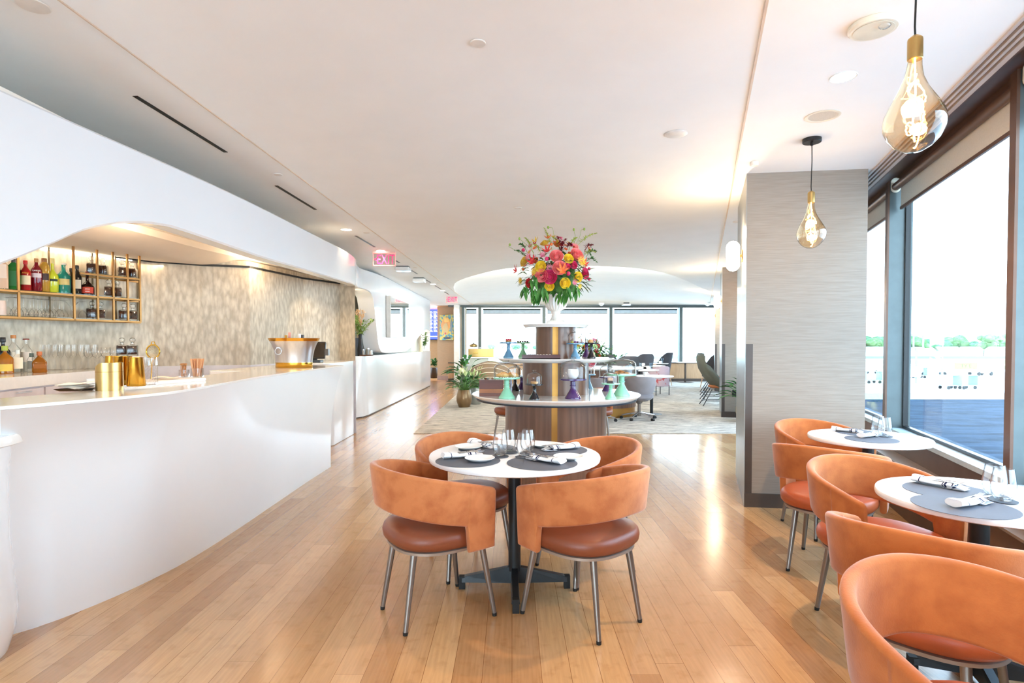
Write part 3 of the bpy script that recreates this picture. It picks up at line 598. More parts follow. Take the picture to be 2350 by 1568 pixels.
# back counter bottles
def bcp(px, py, y=None): return at_z(px, py, ZW) if y is None else V((at_y(px, 850, y).x, y, ZW))
bottle(bcp(8, 0, 5.02), .31, .052, 'black-blue glass bottle behind the bourbon on the back counter', '#0C1626', cap='#15181C', capr=.02, caph=.045, sh=.62, lab='#D9C9A0', labh=(.1, .4))
bottle(bcp(32, 0, 5.10), .33, .050, 'tall clear spirit bottle with cork and white label', '#E8EDF0', cap='#B9773E', capr=.02, caph=.03, sh=.62, clear=True, lab='#EDE3CE', labh=(.12, .55), liq=('#D9E0DA', .45))
bottle(bcp(61, 0, 5.2), .30, .044, 'clear spirit bottle with brick-red stopper and neck band', '#E8EDF0', cap='#8C3A2A', capr=.024, caph=.012, sh=.62, clear=True, lab='#E9E0D6', labh=(.3, .6), liq=('#DDE2DC', .6))
bottle(bcp(12, 0, 4.84), .235, .058, 'amber bourbon bottle with yellow label and green neck seal', '#C97B14', cap='#A8B84A', capr=.022, caph=.04, sh=.55, lab='#E6C557', labh=(.1, .35), trans=.5)
bottle(bcp(41, 0, 4.94), .20, .04, 'clear bottle with wide ivory label in front of the tall cork bottle', '#E9EFE8', cap='#E9EFE8', sh=.6, clear=True, lab='#F2E6CC', labh=(.2, .68), square=True, rz=.75)
bottle(bcp(73, 0, 5.06), .17, .034, 'small clear tequila bottle with oval blue-grey emblem', '#DDE5E0', cap='#5C6A60', sh=.65, clear=True, lab='#A8B0B0', labh=(.2, .6))
bottle(bcp(91, 0, 5.05), .185, .052, 'stout amber tequila bottle with round cork stopper', '#B86A14', cap='#C06A36', capr=.02, caph=.035, sh=.5, square=True, rz=.7, trans=.5, sq=(1, .8), lab='#9A5A14', labh=(.2, .4))
fl = wine_prof(.245, .028, .52, True); f0 = None
for i in range(10):
    p = bcp(79+15.2*i+(2 if i % 2 else 0), 850.5-.35*i)
    if not f0: f0 = stem_glass('champagne_flute', fl, 'tall clear champagne flute in the row on the back counter', 'glass', p, False, 'champagne flutes on the back counter')
    else: dup(f0, p)
wg = wine_prof(.215, .046, .48); w0 = None
for i, px in enumerate((204, 223, 243, 264)):
    p = bcp(px, 847-.4*i)
    if not w0: w0 = stem_glass('wine_glass', wg, 'clear round wine glass standing upright beside the champagne flutes', 'glass', p, False, 'wine glasses on the back counter')
    else: dup(w0, p)
rp_ = at_y(293, 817, 5.8); ris = MB(); slab(ris, 0, 0, .26, .16, 0, rp_.z-ZW, r=.01, rz=.3); tag(ris.build('riser_block', mat('riser_white', '#E9DCD2', .4), loc=(rp_.x, rp_.y, ZW)), 'low pale riser block under two dark decanters', 'riser')
for dx, l in ((-.055, 'decanter on the pale riser, nearer the wine glasses'), (.05, 'decanter on the pale riser, nearer the strainer')): decanter((rp_.x+dx, rp_.y+.02*dx, rp_.z), l, rz=.4, s=1.05)
# ================================================================ ON THE BAR TOP
def bt(px, py): return at_z(px, py, 1.10)
p = bt(174, 897); t = T('napkin_tray', 'black tray holding folded white paper napkins on the bar', 'tray', p)
m = MB(); m.loft([[(x, y, z) for x, y in rrect(w, d, .01, 3)] for w, d, z in ((.12, .09, 0), (.155, .125, .012), (.147, .117, .012), (.115, .085, .003))]); m.build('tray', black, t)
nap = T('paper_napkins', 'folded white paper napkins fanned on the black tray', 'napkins', p+V((0, 0, .006)))
for k in range(5):
    m = MB(); m.grid(lambda u, v, k=k: ((u-.5)*.15+.010*k-.02, (v-.5)*.11, .006+.0075*k+.008*sin(3*u+k)+.006*v), 8, 3); m.build('napkin', mm('paper_white', '#F6F4F0', .8), nap, rz=0).rotation_euler = (0, 0, .12*k-.2)
p = bt(215, 889); t = T('ramekin', 'small ribbed white ramekin behind the brass canister', 'bowl', p)
prof = [(.026, 0), (.031, .003), (.034, .05), (.031, .05), (.028, .008)]
m = MB(); m.loft([[(r*(1+.025*(j % 2))*cos(2*pi*j/40), r*(1+.025*(j % 2))*sin(2*pi*j/40), z) for j in range(40)] for r, z in prof]); m.build('bowl', white_cer, t)
# brass canister with sloped cut lid
p = bt(252, 896); t = T('brass_canister', 'brushed brass canister with sloping cut-away top, front of the bar tools', 'canister', p); r = .064
m = MB(); n = 40
def cut(j): a = 2*pi*j/n; return .150-.035*max(0, (-cos(a)*.5+.5)-.55)/.45
m.loft([[(r*cos(2*pi*j/n), r*sin(2*pi*j/n), z) for j in range(n)] for z in (0, .004, .105)]+[[(r*cos(2*pi*j/n), r*sin(2*pi*j/n), cut(j)) for j in range(n)]]+[[((r-.003)*cos(2*pi*j/n), (r-.003)*sin(2*pi*j/n), cut(j)) for j in range(n)], [((r-.003)*cos(2*pi*j/n), (r-.003)*sin(2*pi*j/n), .06) for j in range(n)]]); m.build('body', brass_b, t)
m = MB(); m.lathe([(r+.0008, .1), (r+.0008, .1025)], 40, cap=False); m.build('seam_band', gold_strip, t)
# white serving board
a, b_ = bt(282, 889), bt(474, 874)
d = (b_-a); L_ = d.length; c = (a+b_)/2; ang = atan2(d.y, d.x)
m = MB(); m.add([], []); slab(m, 0, 0, L_, .24, 0, .02, r=.008); o = m.build('serving_board', table_white, loc=c+V((-.12*sin(ang)*1.0, .12*cos(ang), 0)), rz=ang); tag(o, 'long white serving board under the shakers and stir sticks', 'board')
BZ = 1.12
def brd(px, py): return at_z(px, py, BZ)
def shaker(p, h, r0, r1, label):
    t = T('cocktail_shaker', label, 'shaker', p)
    MB().lathe([(r0*.96, 0), (r0, .004), (r1, h-.004), (r1+.001, h), (r1-.002, h), (r1-.003, h-.01), (r0-.004, .01)], 36).build('body', brass, t)
    MB().lathe([(r0+.0004, .004), (r0+.0012, .006), (r0+.0004, .009)], 36, cap=False).build('base_ring', brass, t)
shaker(brd(313, 886), .157, .046, .034, 'tall polished brass shaker tin, front one on the board')
shaker(brd(282, 884), .162, .036, .046, 'polished brass shaker tin between the canister and the front tin')
shaker(bt(238, 876)+V((0, .08, 0)), .170, .052, .036, 'polished brass shaker tin behind the cut-away canister')
# crystal mixing glass
p = brd(343, 883); t = T('mixing_glass', 'cut crystal mixing glass beside the brass shakers', 'glass', p)
m = MB(); n = 32; rr = .040
def cr(z, r, k): return [((r+(.0025 if (j+k) % 2 else -.0015))*cos(2*pi*j/n), (r+(.0025 if (j+k) % 2 else -.0015))*sin(2*pi*j/n), z) for j in range(n)]
m.loft([cr(z*.01, rr*(.95 if z == 0 else 1), z) for z in range(0, 12)]+[[(rr*cos(2*pi*j/n), rr*sin(2*pi*j/n), .155) for j in range(n)]]); m.build('body', glass('crystal', (.96, .95, .95), edge=.45, refl=2.2), t, smooth=0)
# strainer standing in the mixing glass
p2 = brd(352, 878); t = T('cocktail_strainer', 'round brass mesh strainer standing up in the crystal mixing glass', 'strainer', p2); zc = at_y(352, 807, p2.y).z-BZ
m = MB(); ring = [(.040*cos(2*pi*k/24), 0, zc+.040*sin(2*pi*k/24)) for k in range(25)]; m.tube(ring, .0042, 6); m.build('rim', brass, t)
m = MB(); m.grid(lambda u, v: (.038*v*cos(2*pi*u), .012*(1-v*v), zc+.038*v*sin(2*pi*u)), 24, 5); m.build('mesh', mat('strainer_mesh', '#BCA98C', .5, metal=.3, scale=300, var=.3), t)
m = MB(); m.tube([(-.012, 0, zc+.040), (-.006, 0, zc+.058), (.008, 0, zc+.058), (.016, 0, zc+.037)], .003, 6); m.build('hook', brass, t)
m = MB(); m.tube([(.004, 0, zc-.042), (-.008, .002, zc-.07), (-.016, .004, .02)], .004, 6); m.build('handle', brass, t)
# stir sticks and picks in clear holders
def holder(p, w, h, label, cat): 
    t = T('clear_holder', label, cat, p); m = MB(); m.loft([[(x, y, z) for x, y in rrect(w-2*o, w-2*o, .004, 3)] for o, z in ((0, 0), (0, h), (.003, h), (.003, .004))]); m.build('box', glass_clear, t); return t
p = brd(453, 866); holder(p, .062, .062, 'clear acrylic box holding the tall wooden stir sticks', 'holder')
s0 = None
for k in range(34):
    a, b_ = random.uniform(-.02, .02), random.uniform(-.02, .02); q = p+V((a, b_, .006))
    if not s0:
        m = MB(); m.loft([[(x, y, z) for x, y in rrect(.0065, .0018, .0008, 2)] for z in (0, .124)]); s0 = m.build('stir_stick', mat('birch_wood', '#DDA77A', .6), loc=q); tag(s0, 'thin birch stir stick standing in the clear box on the board', 'stir stick', 'wooden stir sticks'); o = s0
    else: o = dup(s0, q)
    o.rotation_euler = (random.uniform(-.14, .02)+b_*-2, a*9, random.uniform(-.5, .5)); 
p = brd(423, 866); holder(p, .052, .052, 'clear acrylic box holding the knotted bamboo picks', 'holder'); s0 = None
for k in range(26):
    a, b_ = random.uniform(-.016, .016), random.uniform(-.016, .016); q = p+V((a, b_, .006)); hh = random.uniform(.075, .1)
    if not s0:
        m = MB(); m.tube([(0, 0, 0), (0, 0, .078)], .0013, 5); m.ball((0, 0, .083), .0045, 6, 4); m.tube([(0, 0, .086), (.003, 0, .092)], .001, 4); s0 = m.build('bamboo_pick', mat('bamboo', '#C98E55', .55), loc=q); tag(s0, 'knotted bamboo cocktail pick standing in the clear box', 'cocktail pick', 'knotted bamboo picks'); o = s0
    else: o = dup(s0, q)
    o.rotation_euler = (random.uniform(-.1, .1), random.uniform(-.12, .12), 0)
p = brd(385, 872)+V((-.06, .07, 0)); t = T('folded_cloth', 'folded cream bar cloth lying behind the mixing glass', 'cloth', p)
m = MB(); m.grid(lambda u, v: ((u-.5)*.15, (v-.5)*.09, .006+.008*abs(sin(3.2*u+v))+.004*v), 14, 6); m.grid(lambda u, v: ((u-.5)*.15, (v-.5)*.09, .001), 2, 2); m.build('cloth', mm('cream_cloth', '#F3E3CF', .8), t)
# ice tub with wine bottles
p = V((-2.33, 6.15, 1.10)); t = T('wine_tub', 'silver oval ice tub with brass rim and base on the bar', 'ice bucket', p)
oy = .72
prof = [(.192, .006), (.190, .055), (.198, .12), (.212, .19), (.235, .25), (.255, .285)]
MB().lathe(prof[1:], 48, sy=oy, cap=False).build('body', silver, t)
MB().lathe([(.19, .0), (.194, .006), (.193, .055), (.188, .056)], 48, sy=oy).build('base_band', brass, t)
MB().lathe([(.254, .282), (.270, .312), (.264, .313), (.247, .284), (.228, .25), (.205, .19), (.190, .12), (.182, .06)], 48, sy=oy, cap=False).build('rim', brass, t)
m = MB(); m.lathe([(.195, 0.0), (.19, .15)], 8, sy=oy); 
hd = MB(); a0 = R(-118); cx, cy = .222*cos(a0), .222*oy*sin(a0)
hd.tube([(cx+.034*cos(2*pi*k/20)*1.0-.0, cy-.018, .175+.034*sin(2*pi*k/20)) for k in range(21)], .0045, 6); hd.obox((cx, cy-.006, .212), (.042, .02, .014)); hd.build('ring_handle', silver, t)
for (px, h, capc, body, l, dx, dy, z0) in [(656.5, .285, '#B98A2E', '#2E2A12', 'wine bottle with gold foil top in the silver tub', 0, -.02, .06), (665, .31, '#E09A90', '#E7B6A0', 'rose wine bottle with pink foil top in the silver tub', 0, .03, .065), (687.5, .30, '#F1EFF2', '#3D4A1C', 'white wine bottle with white foil top in the silver tub', 0, -.02, .06), (694.5, .285, '#4A4F58', '#22282A', 'wine bottle with slate grey foil top in the silver tub', 0, .03, .065)]:
    q = at_y(px, 800, 6.15+dy); bottle(V((q.x, q.y, 1.10+z0)), h, .037, l, body, cap=capc, capr=.0145, caph=.06, neck=.0135, sh=.6, name='wine_bottle')
# till screen and card reader
p = at_z(750, 829, 1.10); t = T('till_screen', 'black tilted touch-screen till on the end of the bar', 'screen', V((p.x, 7.85, 1.10)))
m = MB(); slab(m, .02, 0, .22, .16, 0, .035, r=.02); m.build('base', black, t)
m = MB(); m.obox((.02, .03, .06), (.07, .03, .08)); m.build('stand', black, t)
m = MB(); M_ = Matrix.Rotation(R(-14), 3, 'X'); rr = rrect(.36, .235, .014, 4)
m.loft([[M_ @ V((x, dy, y))+V((0, 0, .165)) for x, y in rr] for dy in (-.012, .012)]); m.build('screen_housing', black, t)
m = MB(); m.loft([[M_ @ V((x, -.0135, y))+V((0, 0, .165)) for x, y in rrect(.33, .20, .004, 3)], [M_ @ V((x, -.012, y))+V((0, 0, .165)) for x, y in rrect(.33, .20, .004, 3)]]); m.build('display', mat('dark_display', '#171312', .08, coat=1), t)
m = MB(); m.obox((.205, -.01, .14), (.05, .05, .09)); m.build('card_reader', mat('reader_grey', '#5E5650', .3), t)
# ---- niche shelf items on the corridor counter
def nt_(px, py): return at_z(px, py, 1.133)
yn = 10.75
def nic(px, y=yn): q = at_y(px, 820, y); return V((q.x, y, 1.133))
t = T('grey_vase', 'tall grey tapered vase holding dried pampas plumes', 'vase', nic(819)); MB().lathe([(.05, 0), (.055, .005), (.08, .2), (.095, .33), (.09, .33), (.075, .2), (.05, .02)], 24).build('vase', mat('slate_ceramic', '#5F6A7A', .4), t)
t = T('black_vase', 'slim matt black bottle vase with green branches', 'vase', nic(827, 10.6)); MB().lathe([(.05, 0), (.056, .01), (.055, .12), (.035, .26), (.03, .36), (.036, .40), (.032, .40), (.026, .36)], 24).build('vase', mat('matt_black', '#15171B', .5), t)
t = T('pampas_plumes', 'dried cream pampas plumes standing in the grey vase', 'dried flowers', nic(820)+V((0, 0, .3)))
for k in range(5):
    a = random.uniform(-.3, .3); m = MB(); top = V((.03+.05*k*.5-.04, .02*k, .42+.05*random.random())); m.tube([(0, 0, -.15), top*.5, top], .003, 5)
    for q in range(60):
        f = random.uniform(.35, 1.25); b0 = top*f; dr = V((random.uniform(-1, 1), random.uniform(-1, 1), random.uniform(.4, 1.3))).normalized()*random.uniform(.03, .06)
        m.tube([b0, b0+dr], [.006, .001], 3)
    m.build('plume', mm('pampas', '#DDB98F', .9), t)
def leaf(m, p, d, L, w, droop=.3, up=V((0, 0, 1)), n=4):
    d = V(d).normalized(); s_ = d.cross(up)
    if s_.length < .05: s_ = V((1, 0, 0))
    s_ = s_.normalized(); nn = s_.cross(d); pts = []
    for i in range(n+1):
        u = i/n; c = V(p)+d*L*u-V((0, 0, 1))*droop*L*u*u; ww = w*sin(pi*min(.98, .08+.92*u))**.8; pts.append([c-s_*ww/2+nn*.12*ww, c-nn*.05*ww, c+s_*ww/2+nn*.12*ww])
    k = len(m.v); m.v += [tuple(q) for r in pts for q in r]
    for i in range(n):
        for j in range(2): m.f.append((k+i*3+j, k+i*3+j+1, k+(i+1)*3+j+1, k+(i+1)*3+j))
def branch_plant(t, n, hgt, spread, nl, ls, mt, seed=0, z0=0):
    random.seed(seed); ms = MB(); ml = MB()
    for k in range(n):
        a = random.uniform(0, 2*pi); sp_ = random.uniform(.2, 1)*spread; hh = hgt*random.uniform(.6, 1)
        pts = [V((sp_*cos(a)*u*u, sp_*sin(a)*u*u, z0+hh*u)) for u in (0, .25, .5, .75, 1)]; ms.tube(pts, .002, 4)
        for q in range(nl):
            u = random.uniform(.35, 1); c = V((sp_*cos(a)*u*u, sp_*sin(a)*u*u, z0+hh*u)); leaf(ml, c, (random.uniform(-1, 1), random.uniform(-1, 1), random.uniform(-.2, 1)), ls*random.uniform(.7, 1.2), ls*.4, .2)
    ms.build('stems', mm('stem_green', '#4E7A35', .6), t); ml.build('foliage', mt, t)
t = T('green_branches', 'loose light green branches arranged in the matt black vase', 'branches', nic(827, 10.6)+V((0, 0, .36))); branch_plant(t, 12, .5, .28, 22, .07, mm('eucalyptus', '#6E9A3C', .5, col2='#B7CB7E', scale=30), 3, -.1)
t = T('wood_coaster_tray', 'small dark wooden tray with condiment jars on the corridor counter', 'tray', nic(841, 10.6)); slabm = MB(); slab(slabm, 0, 0, .26, .16, 0, .02, r=.06); slabm.build('tray', walnut, t)
for k, (dx, l, c) in enumerate(((-.06, 'clear jar with silver lid beside the black vase', '#B9B7B2'), (.02, 'taller glass jar with grey lid on the small wooden tray', '#8F8F8B'), (.075, 'small white jar at the far side of the wooden tray', '#E6E6E4'))):
    j = T('condiment_jar', l, 'jar', nic(841, 10.6)+V((dx, .01*k, .02))); hh = (.10, .12, .08)[k]
    MB().lathe([(.03, 0), (.034, .005), (.034, hh*.8), (.028, hh*.85)], 16).build('jar', mm('jar_'+c[1:], c, .15), j); MB().lathe([(.03, hh*.85), (.03, hh), (.02, hh+.008)], 16).build('lid', silver, j)
t = T('small_vase', 'small clear vase with a green sprig at the counter end', 'vase', nic(974, 17.2)); MB().lathe([(.04, 0), (.05, .01), (.05, .16), (.042, .2)], 16, cap=False).build('vase', glass_clear, t)
t = T('green_sprig', 'upright green sprig standing in the small clear vase', 'branches', nic(974, 17.2)+V((0, 0, .16))); branch_plant(t, 5, .5, .12, 26, .1, mm('sprig', '#4F7F4A', .5, col2='#8FB06A'), 5, -.12)
t = T('pillar_candle', 'cream pillar candle on a small block beside the green sprig', 'candle', nic(966, 16.6)); MB().lathe([(.06, 0), (.06, .12), (.045, .13), (.045, .3), (.03, .33)], 16).build('candle', mm('wax', '#E9DDBE', .5), t)
# ================================================================ END OF THE CORRIDOR
a, b_ = V((at_y(1003, 800, 21.7).x, 21.7, 0)), V((at_y(1050, 800, 20.95).x+.02, 20.95, 0)); d = (b_-a).normalized(); n = V((d.y, -d.x, 0)); ang = atan2(d.y, d.x)
def onw(px, z): 
    r = (px-1175)/F; t_ = (a.x-r*a.y)/(r*d.y-d.x); return a+d*t_+V((0, 0, z))
q0, q1 = onw(1011.5, 0), onw(1042, 0); w_ = (q1-q0).length; c = (q0+q1)/2; zt, zb = at_y(1026, 723, c.y).z, at_y(1026, 781, c.y).z
t = T('wall_painting', 'colourful orange, teal and yellow abstract canvas on the tan wall', 'painting', c+n*.03+V((0, 0, zb)), ang)
m = MB(); m.box(-w_/2, w_/2, -.02, .025, 0, zt-zb); m.build('canvas', mm('canvas_teal', '#3E8FA0', .6, scale=9, col2='#D9C24A', contrast=(.45, .55)), t, smooth=0)
random.seed(4)
hh = zt-zb
def blob(name, cx, cz, rx, rz_, col, y): 
    m = MB(); pts = [(cx+rx*cos(2*pi*k/16)*random.uniform(.8, 1.15), cz+rz_*sin(2*pi*k/16)*random.uniform(.8, 1.15)) for k in range(16)]
    m.loft([[(x, y, z) for x, z in pts], [(x, y+.004, z) for x, z in pts]]); m.build(name, mm('paint_'+col[1:], col, .5), t, smooth=0)
blob('orange_patch', -.02, hh*.62, w_*.36, hh*.30, '#E0962E', -.024); blob('ochre_patch', -.04, hh*.42, w_*.22, hh*.26, '#C9A860', -.028)
blob('yellow_patch', .03, hh*.8, w_*.2, hh*.1, '#F0B945', -.030); blob('red_patch', -.04, hh*.27, w_*.07, hh*.04, '#C33A2C', -.032); blob('dark_patch', .06, hh*.09, w_*.3, hh*.05, '#2A2B30', -.026); blob('grey_patch', w_*.38, hh*.55, w_*.07, hh*.3, '#6F7F86', -.026)
# flight information screen
q0 = at_y(988, 741, 23.2); q1 = at_y(1006, 741, 23.2); zt, zb = at_y(998, 704, 23.2).z, at_y(998, 779, 23.2).z
t = T('flight_screen', 'tall blue departures screen glowing on the corridor wall', 'screen', V(((q0.x+q1.x)/2-.1, 23.3, zb)))
m = MB(); m.box(-.34, .26, -.04, .08, -.03, zt-zb+.03); m.build('housing', black, t, smooth=0)
m = MB(); m.box(-.32, .24, -.045, -.041, 0, zt-zb); m.build('display', mat('blue_display', '#2436B8', .2, emit='#3A48D8', es=1.3), t, smooth=0)
m = MB(); wt = mat('display_rows', '#FFFFFF', .3, emit='#FFFFFF', es=1.6); hh = zt-zb
for k in range(17):
    z = hh*.24+k*hh*.038
    for x0, x1 in ((-.30, -.14), (-.10, .02), (.06, .20)): m.box(x0, x1-.02*(k % 3), -.049, -.046, z, z+.018)
m.box(-.28, .2, -.049, -.046, hh*.08, hh*.1); m.box(-.05, .2, -.049, -.046, hh*.93, hh*.97); m.build('text_rows', wt, t, smooth=0)
t = T('floor_pot', 'dark pot with a small plant behind the tan wall corner', 'plant pot', V((at_y(996, 800, 22.8).x, 22.8, 0)))
MB().lathe([(.14, 0), (.2, .1), (.2, .3), (.15, .42), (.13, .42)], 18).build('pot', mm('dark_pot', '#3E2F22', .35, .3), t); branch_plant(t, 8, .35, .3, 10, .16, green_leaf, 8, .4)
# ================================================================ CEILING FITTINGS
def onc(px, py, z=ZC): return at_z(px, py, z)
lens = mat('lit_lens', '#FFFFFF', .4, emit='#FFF4E0', es=9)
def downlight(p, label, e, col='m', spot=R(95), r=.05, name='downlight', lit=True, blend=.35):
    t = T(name, label, 'ceiling light', V((p.x, p.y, ZC)))
    MB().lathe([(r*1.12, -.004), (r*1.16, -.001), (r*1.1, .0), (r, -.003)], 24, cap=False).build('trim_ring', white_ceil, t)
    MB().lathe([(.001, -.0028), (r, -.0028)], 24, cap=False).build('lens', lens if lit else mm('opal', '#E8E4DC'), t)
    if e: lamp('downlight_beam', 'SPOT', (p.x, p.y, ZC-.02), e, col, (0, 0, 0), spot_size=spot, spot_blend=blend, shadow_soft_size=.02)
    return t
downlight(onc(1935, 176), 'glowing recessed downlight between the two pendant bulbs, beside the windows', 85, (1, .66, .34), R(110), .058, blend=.5)
for k, (px, py, e) in enumerate([(795, 527, 26), (873.5, 575.5, 26), (994, 652.5, 16), (1016, 667, 16)]):
    downlight(onc(px, py), ['glowing downlight before the nearer exit sign, above the corridor', 'glowing downlight right above the nearer exit sign', 'first small glowing downlight after the two ceiling boxes', 'small glowing downlight just before the far exit sign'][k], e, 'w', r=.06)
# downlights outside the frame (same row as the pendants and the bar row)
downlight(ws(.70, .55), 'recessed downlight over the nearest suede chair', 75, (1, .66, .34), R(110), .058, blend=.5)
downlight(ws(.70, 5.4), 'recessed downlight before the wallpapered column', 40, 'w', R(110), .058, blend=.5)
for y in (2.6, 3.9, 5.2): lamp('bar_spot', 'SPOT', (-2.42, y, 2.41), 16, 'w', (0, 0, 0), spot_size=R(100), spot_blend=.5, shadow_soft_size=.04)
downlight(V((-1.9, 1.3, 0)), 'recessed downlight in the ceiling strip beside the bar', 26, 'w', R(100), .05)
for x, y in ((-3.0, 3.2), (-3.1, 5.0), (-3.0, 6.9)): lamp('bar_soffit_lamp', 'POINT', (x, y, 2.30), 9, 'w', shadow_soft_size=.06)
lamp('bar_spot', 'SPOT', (-2.5, 6.0, 2.40), 22, 'w', (R(0), 0, 0), spot_size=R(60), spot_blend=.5, shadow_soft_size=.03)
lamp('bar_wall_spot', 'SPOT', (-2.62, 7.7, 2.40), 22, 'w', (R(22), 0, R(-10)), spot_size=R(85), spot_blend=.5, shadow_soft_size=.03)
lamp('niche_lamp', 'POINT', (-2.85, 10.0, 2.25), 12, 'w', shadow_soft_size=.04)
lamp('niche_lamp', 'POINT', (-2.85, 17.9, 1.6), 5, 'w', shadow_soft_size=.04)
lamp('corridor_lamp', 'POINT', (-3.0, 21.9, 2.5), 14, 'w', shadow_soft_size=.1)
lamp('corridor_lamp', 'SPOT', (-2.0, 20.0, 2.7), 60, 'w', (R(25), 0, R(10)), spot_size=R(90), spot_blend=.6, shadow_soft_size=.05)
def disc(px, py, r, label, name='ceiling_cover', cat='ceiling fitting', h=.006, z=ZC):
    p = onc(px, py, z); m = MB().lathe([(r, h and -.001), (r, -h*.5), (r*.94, -h), (.001, -h)], 28, cap=False)
    return tag(m.build(name, mm('fitting_white', '#E6DED4', .5), loc=p), label, cat)
disc(75, 11, .062, 'flat round white ceiling cover at the bar end of the ceiling strip')
disc(638, 400, .035, 'small white sprinkler cover between the two long dark slots')
disc(1097, 98, .037, 'small round cover alone in the middle of the main ceiling')
disc(1188, 477, .04, 'small round cover on the main ceiling above the flower bouquet')
disc(1551, 307, .075, 'round white cover on the main ceiling toward the window side')
disc(1731, 372, .03, 'small white sensor on the window-side ceiling before the column', h=.03)
disc(1693, 509, .055, 'flat cover on the ceiling strip beside the first wall lamp')
disc(1672, 591, .055, 'flat cover further along the ceiling strip behind the first wall lamp')
for px, py, l in ((841, 534, 'small cover beside the short slot before the nearer exit sign'), (953, 614, 'small cover beside the first ceiling box'), (1007, 650, 'small cover beside the later short slots')): disc(px, py, .04, l)
# big detector
p = onc(2005, 56); t = T('smoke_detector', 'large round cream ceiling detector with a clear dome near the pendant cord', 'smoke detector', p)
MB().lathe([(.095, 0), (.1, -.004), (.1, -.018), (.092, -.026), (.001, -.027)], 40, cap=False).build('housing', mm('cream_plastic', '#E9E2D0', .35), t)
MB().lathe([(.080, -.0275), (.079, -.0285), (.001, -.0286)], 36, cap=False).build('face_plate', mm('cream_plastic2', '#DDD5C0', .45), t)
m = MB(); m.ball((.02, -.045, -.03), .024, 14, 8, (1, 1, .55)); m.build('dome', glass_dome, t)
p = onc(1888, 266); t = T('ceiling_speaker', 'round ceiling speaker grille between the pendants, off-white rim', 'speaker', p)
MB().lathe([(.075, 0), (.098, -.001), (.1, -.004), (.085, -.006), (.079, -.003)], 36, cap=False).build('rim', mm('cream_plastic', '#E9E2D0'), t)
MB().lathe([(.08, -.003), (.001, -.0032)], 36, cap=False).build('grille', mm('grille_grey', '#CFC8BA', .6, scale=400, var=.15), t)
# dark slots
slots = [((310, 220), (518, 349)), ((634, 426), (724, 481)), ((816, 541), (860, 567)), ((908, 598), (917, 603.5)), ((940, 618), (958, 629)), ((975, 641), (988, 648.5)), ((999, 656), (1012, 664)), ((1020, 670), (1030, 676))]
sl = ['longest dark slot in the ceiling strip above the bar', 'second dark slot in the ceiling strip', 'short dark slot before the nearer exit sign', 'very short dark slot at the edge of the nearer exit sign', 'dark slot between the two ceiling boxes', 'dark slot just after the second ceiling box', 'tiny dark slot between two glowing downlights', 'last tiny dark slot before the far exit sign']
for (a, b_), l in zip(slots, sl):
    a, b_ = onc(*a), onc(*b_); c = (a+b_)/2; d = b_-a
    m = MB(); m.obox((0, 0, -.001), (.030, d.length, .004)); tag(m.build('ceiling_slot', black, loc=c, rz=atan2(d.y, d.x)-pi/2), l, 'air slot')
for px, py, l in ((925, 609, 'nearer white rectangular ceiling box hung behind the exit sign'), (962, 633, 'further white rectangular ceiling box under the ceiling strip')):
    q = at_y(px, py, 10.4 if px < 950 else 12.2); t = T('ceiling_box', l, 'ceiling fitting', V((q.x, q.y, 2.66)))
    m = MB(); slab(m, 0, 0, .26, .26, 0, .07, r=.03, b=.012); m.build('housing', white_cer, t)
    m = MB(); m.obox((0, 0, .08), (.22, .18, .03)); m.build('bracket', mm('bracket_dark', '#5A6468', .4), t)
for px, l in ((1229, 'flat white sensor under the ceiling cove, beside the urn'), (1437, 'flat white sensor under the ceiling cove above the dark chairs'), (1380, 'small round sensor between the two flat ones in the cove'), (1624, 'small dome camera at the cove end by the wall lamps')):
    q = at_y(px, 697, 19.6); t = T('ceiling_sensor', l, 'ceiling fitting', V((q.x, 19.6, 2.66)))
    if px in (1229, 1437):
        m = MB(); slab(m, 0, 0, .28, .28, 0, .06, r=.04, b=.012); m.build('housing', white_cer, t); m = MB(); m.obox((0, 0, .08), (.18, .18, .04)); m.build('bracket', black, t)
    else: MB().lathe([(.02, -.02), (.06, .01), (.1, .05), (.1, .09)], 18).build('housing', white_cer, t)
for i in range(6, 42, 5):  # added fill lights on the cove lip, brighten the far recess
    x, y, z = edge[i]; lamp('cove_fill_light', 'AREA', (x, y+.12, ZC+.06), 50, (1, .99, .88), (R(120), 0, 0), shape='RECTANGLE', size=.9, size_y=.04)
# ---- exit signs
pink = mat('exit_red', '#FF2E66', .3, emit='#FF1E58', es=.5)
def exit_sign(px0, px1, py0, py1, y, label):
    a, b_ = at_y(px0, py0, y), at_y(px1, py1, y); w, h = b_.x-a.x, a.z-b_.z
    t = T('exit_sign', label, 'exit sign', V(((a.x+b_.x)/2, y, b_.z)))
    m = MB(); m.box(-w/2, w/2, -.004, .004, 0, h); m.build('clear_panel', glass('exit_panel_%d' % px0, (.93, .86, .87), edge=.9), t, smooth=0)
    m = MB(); e = .007*h/.15
    for x0, x1, z0, z1 in ((-w/2, w/2, 0, e), (-w/2, w/2, h-e, h), (-w/2, -w/2+e, 0, h), (w/2-e, w/2, 0, h)): m.box(x0, x1, -.006, .006, z0, z1)
    m.build('edge_glow', mm('exit_edge', '#FF9C96', .3, emit='#FF8A84', es=.3), t, smooth=0)
    text_part('EXIT', h*1.08, (w*.07, -.0075, h*.46), (pi/2, 0, 0), pink, t, sx=.66, name='exit_lettering', ext=.001)
    text_part('<', h*.7, (-w*.37, -.0075, h*.46), (pi/2, 0, 0), pink, t, sx=.8, name='arrow', ext=.001)
    m = MB(); m.box(-w*.5, w*.5, -.03, .03, h, max(h+.02, ZC-b_.z)); m.build('mounting_bar', mm('exit_housing', '#E6D2C6', .4), t)
    return t
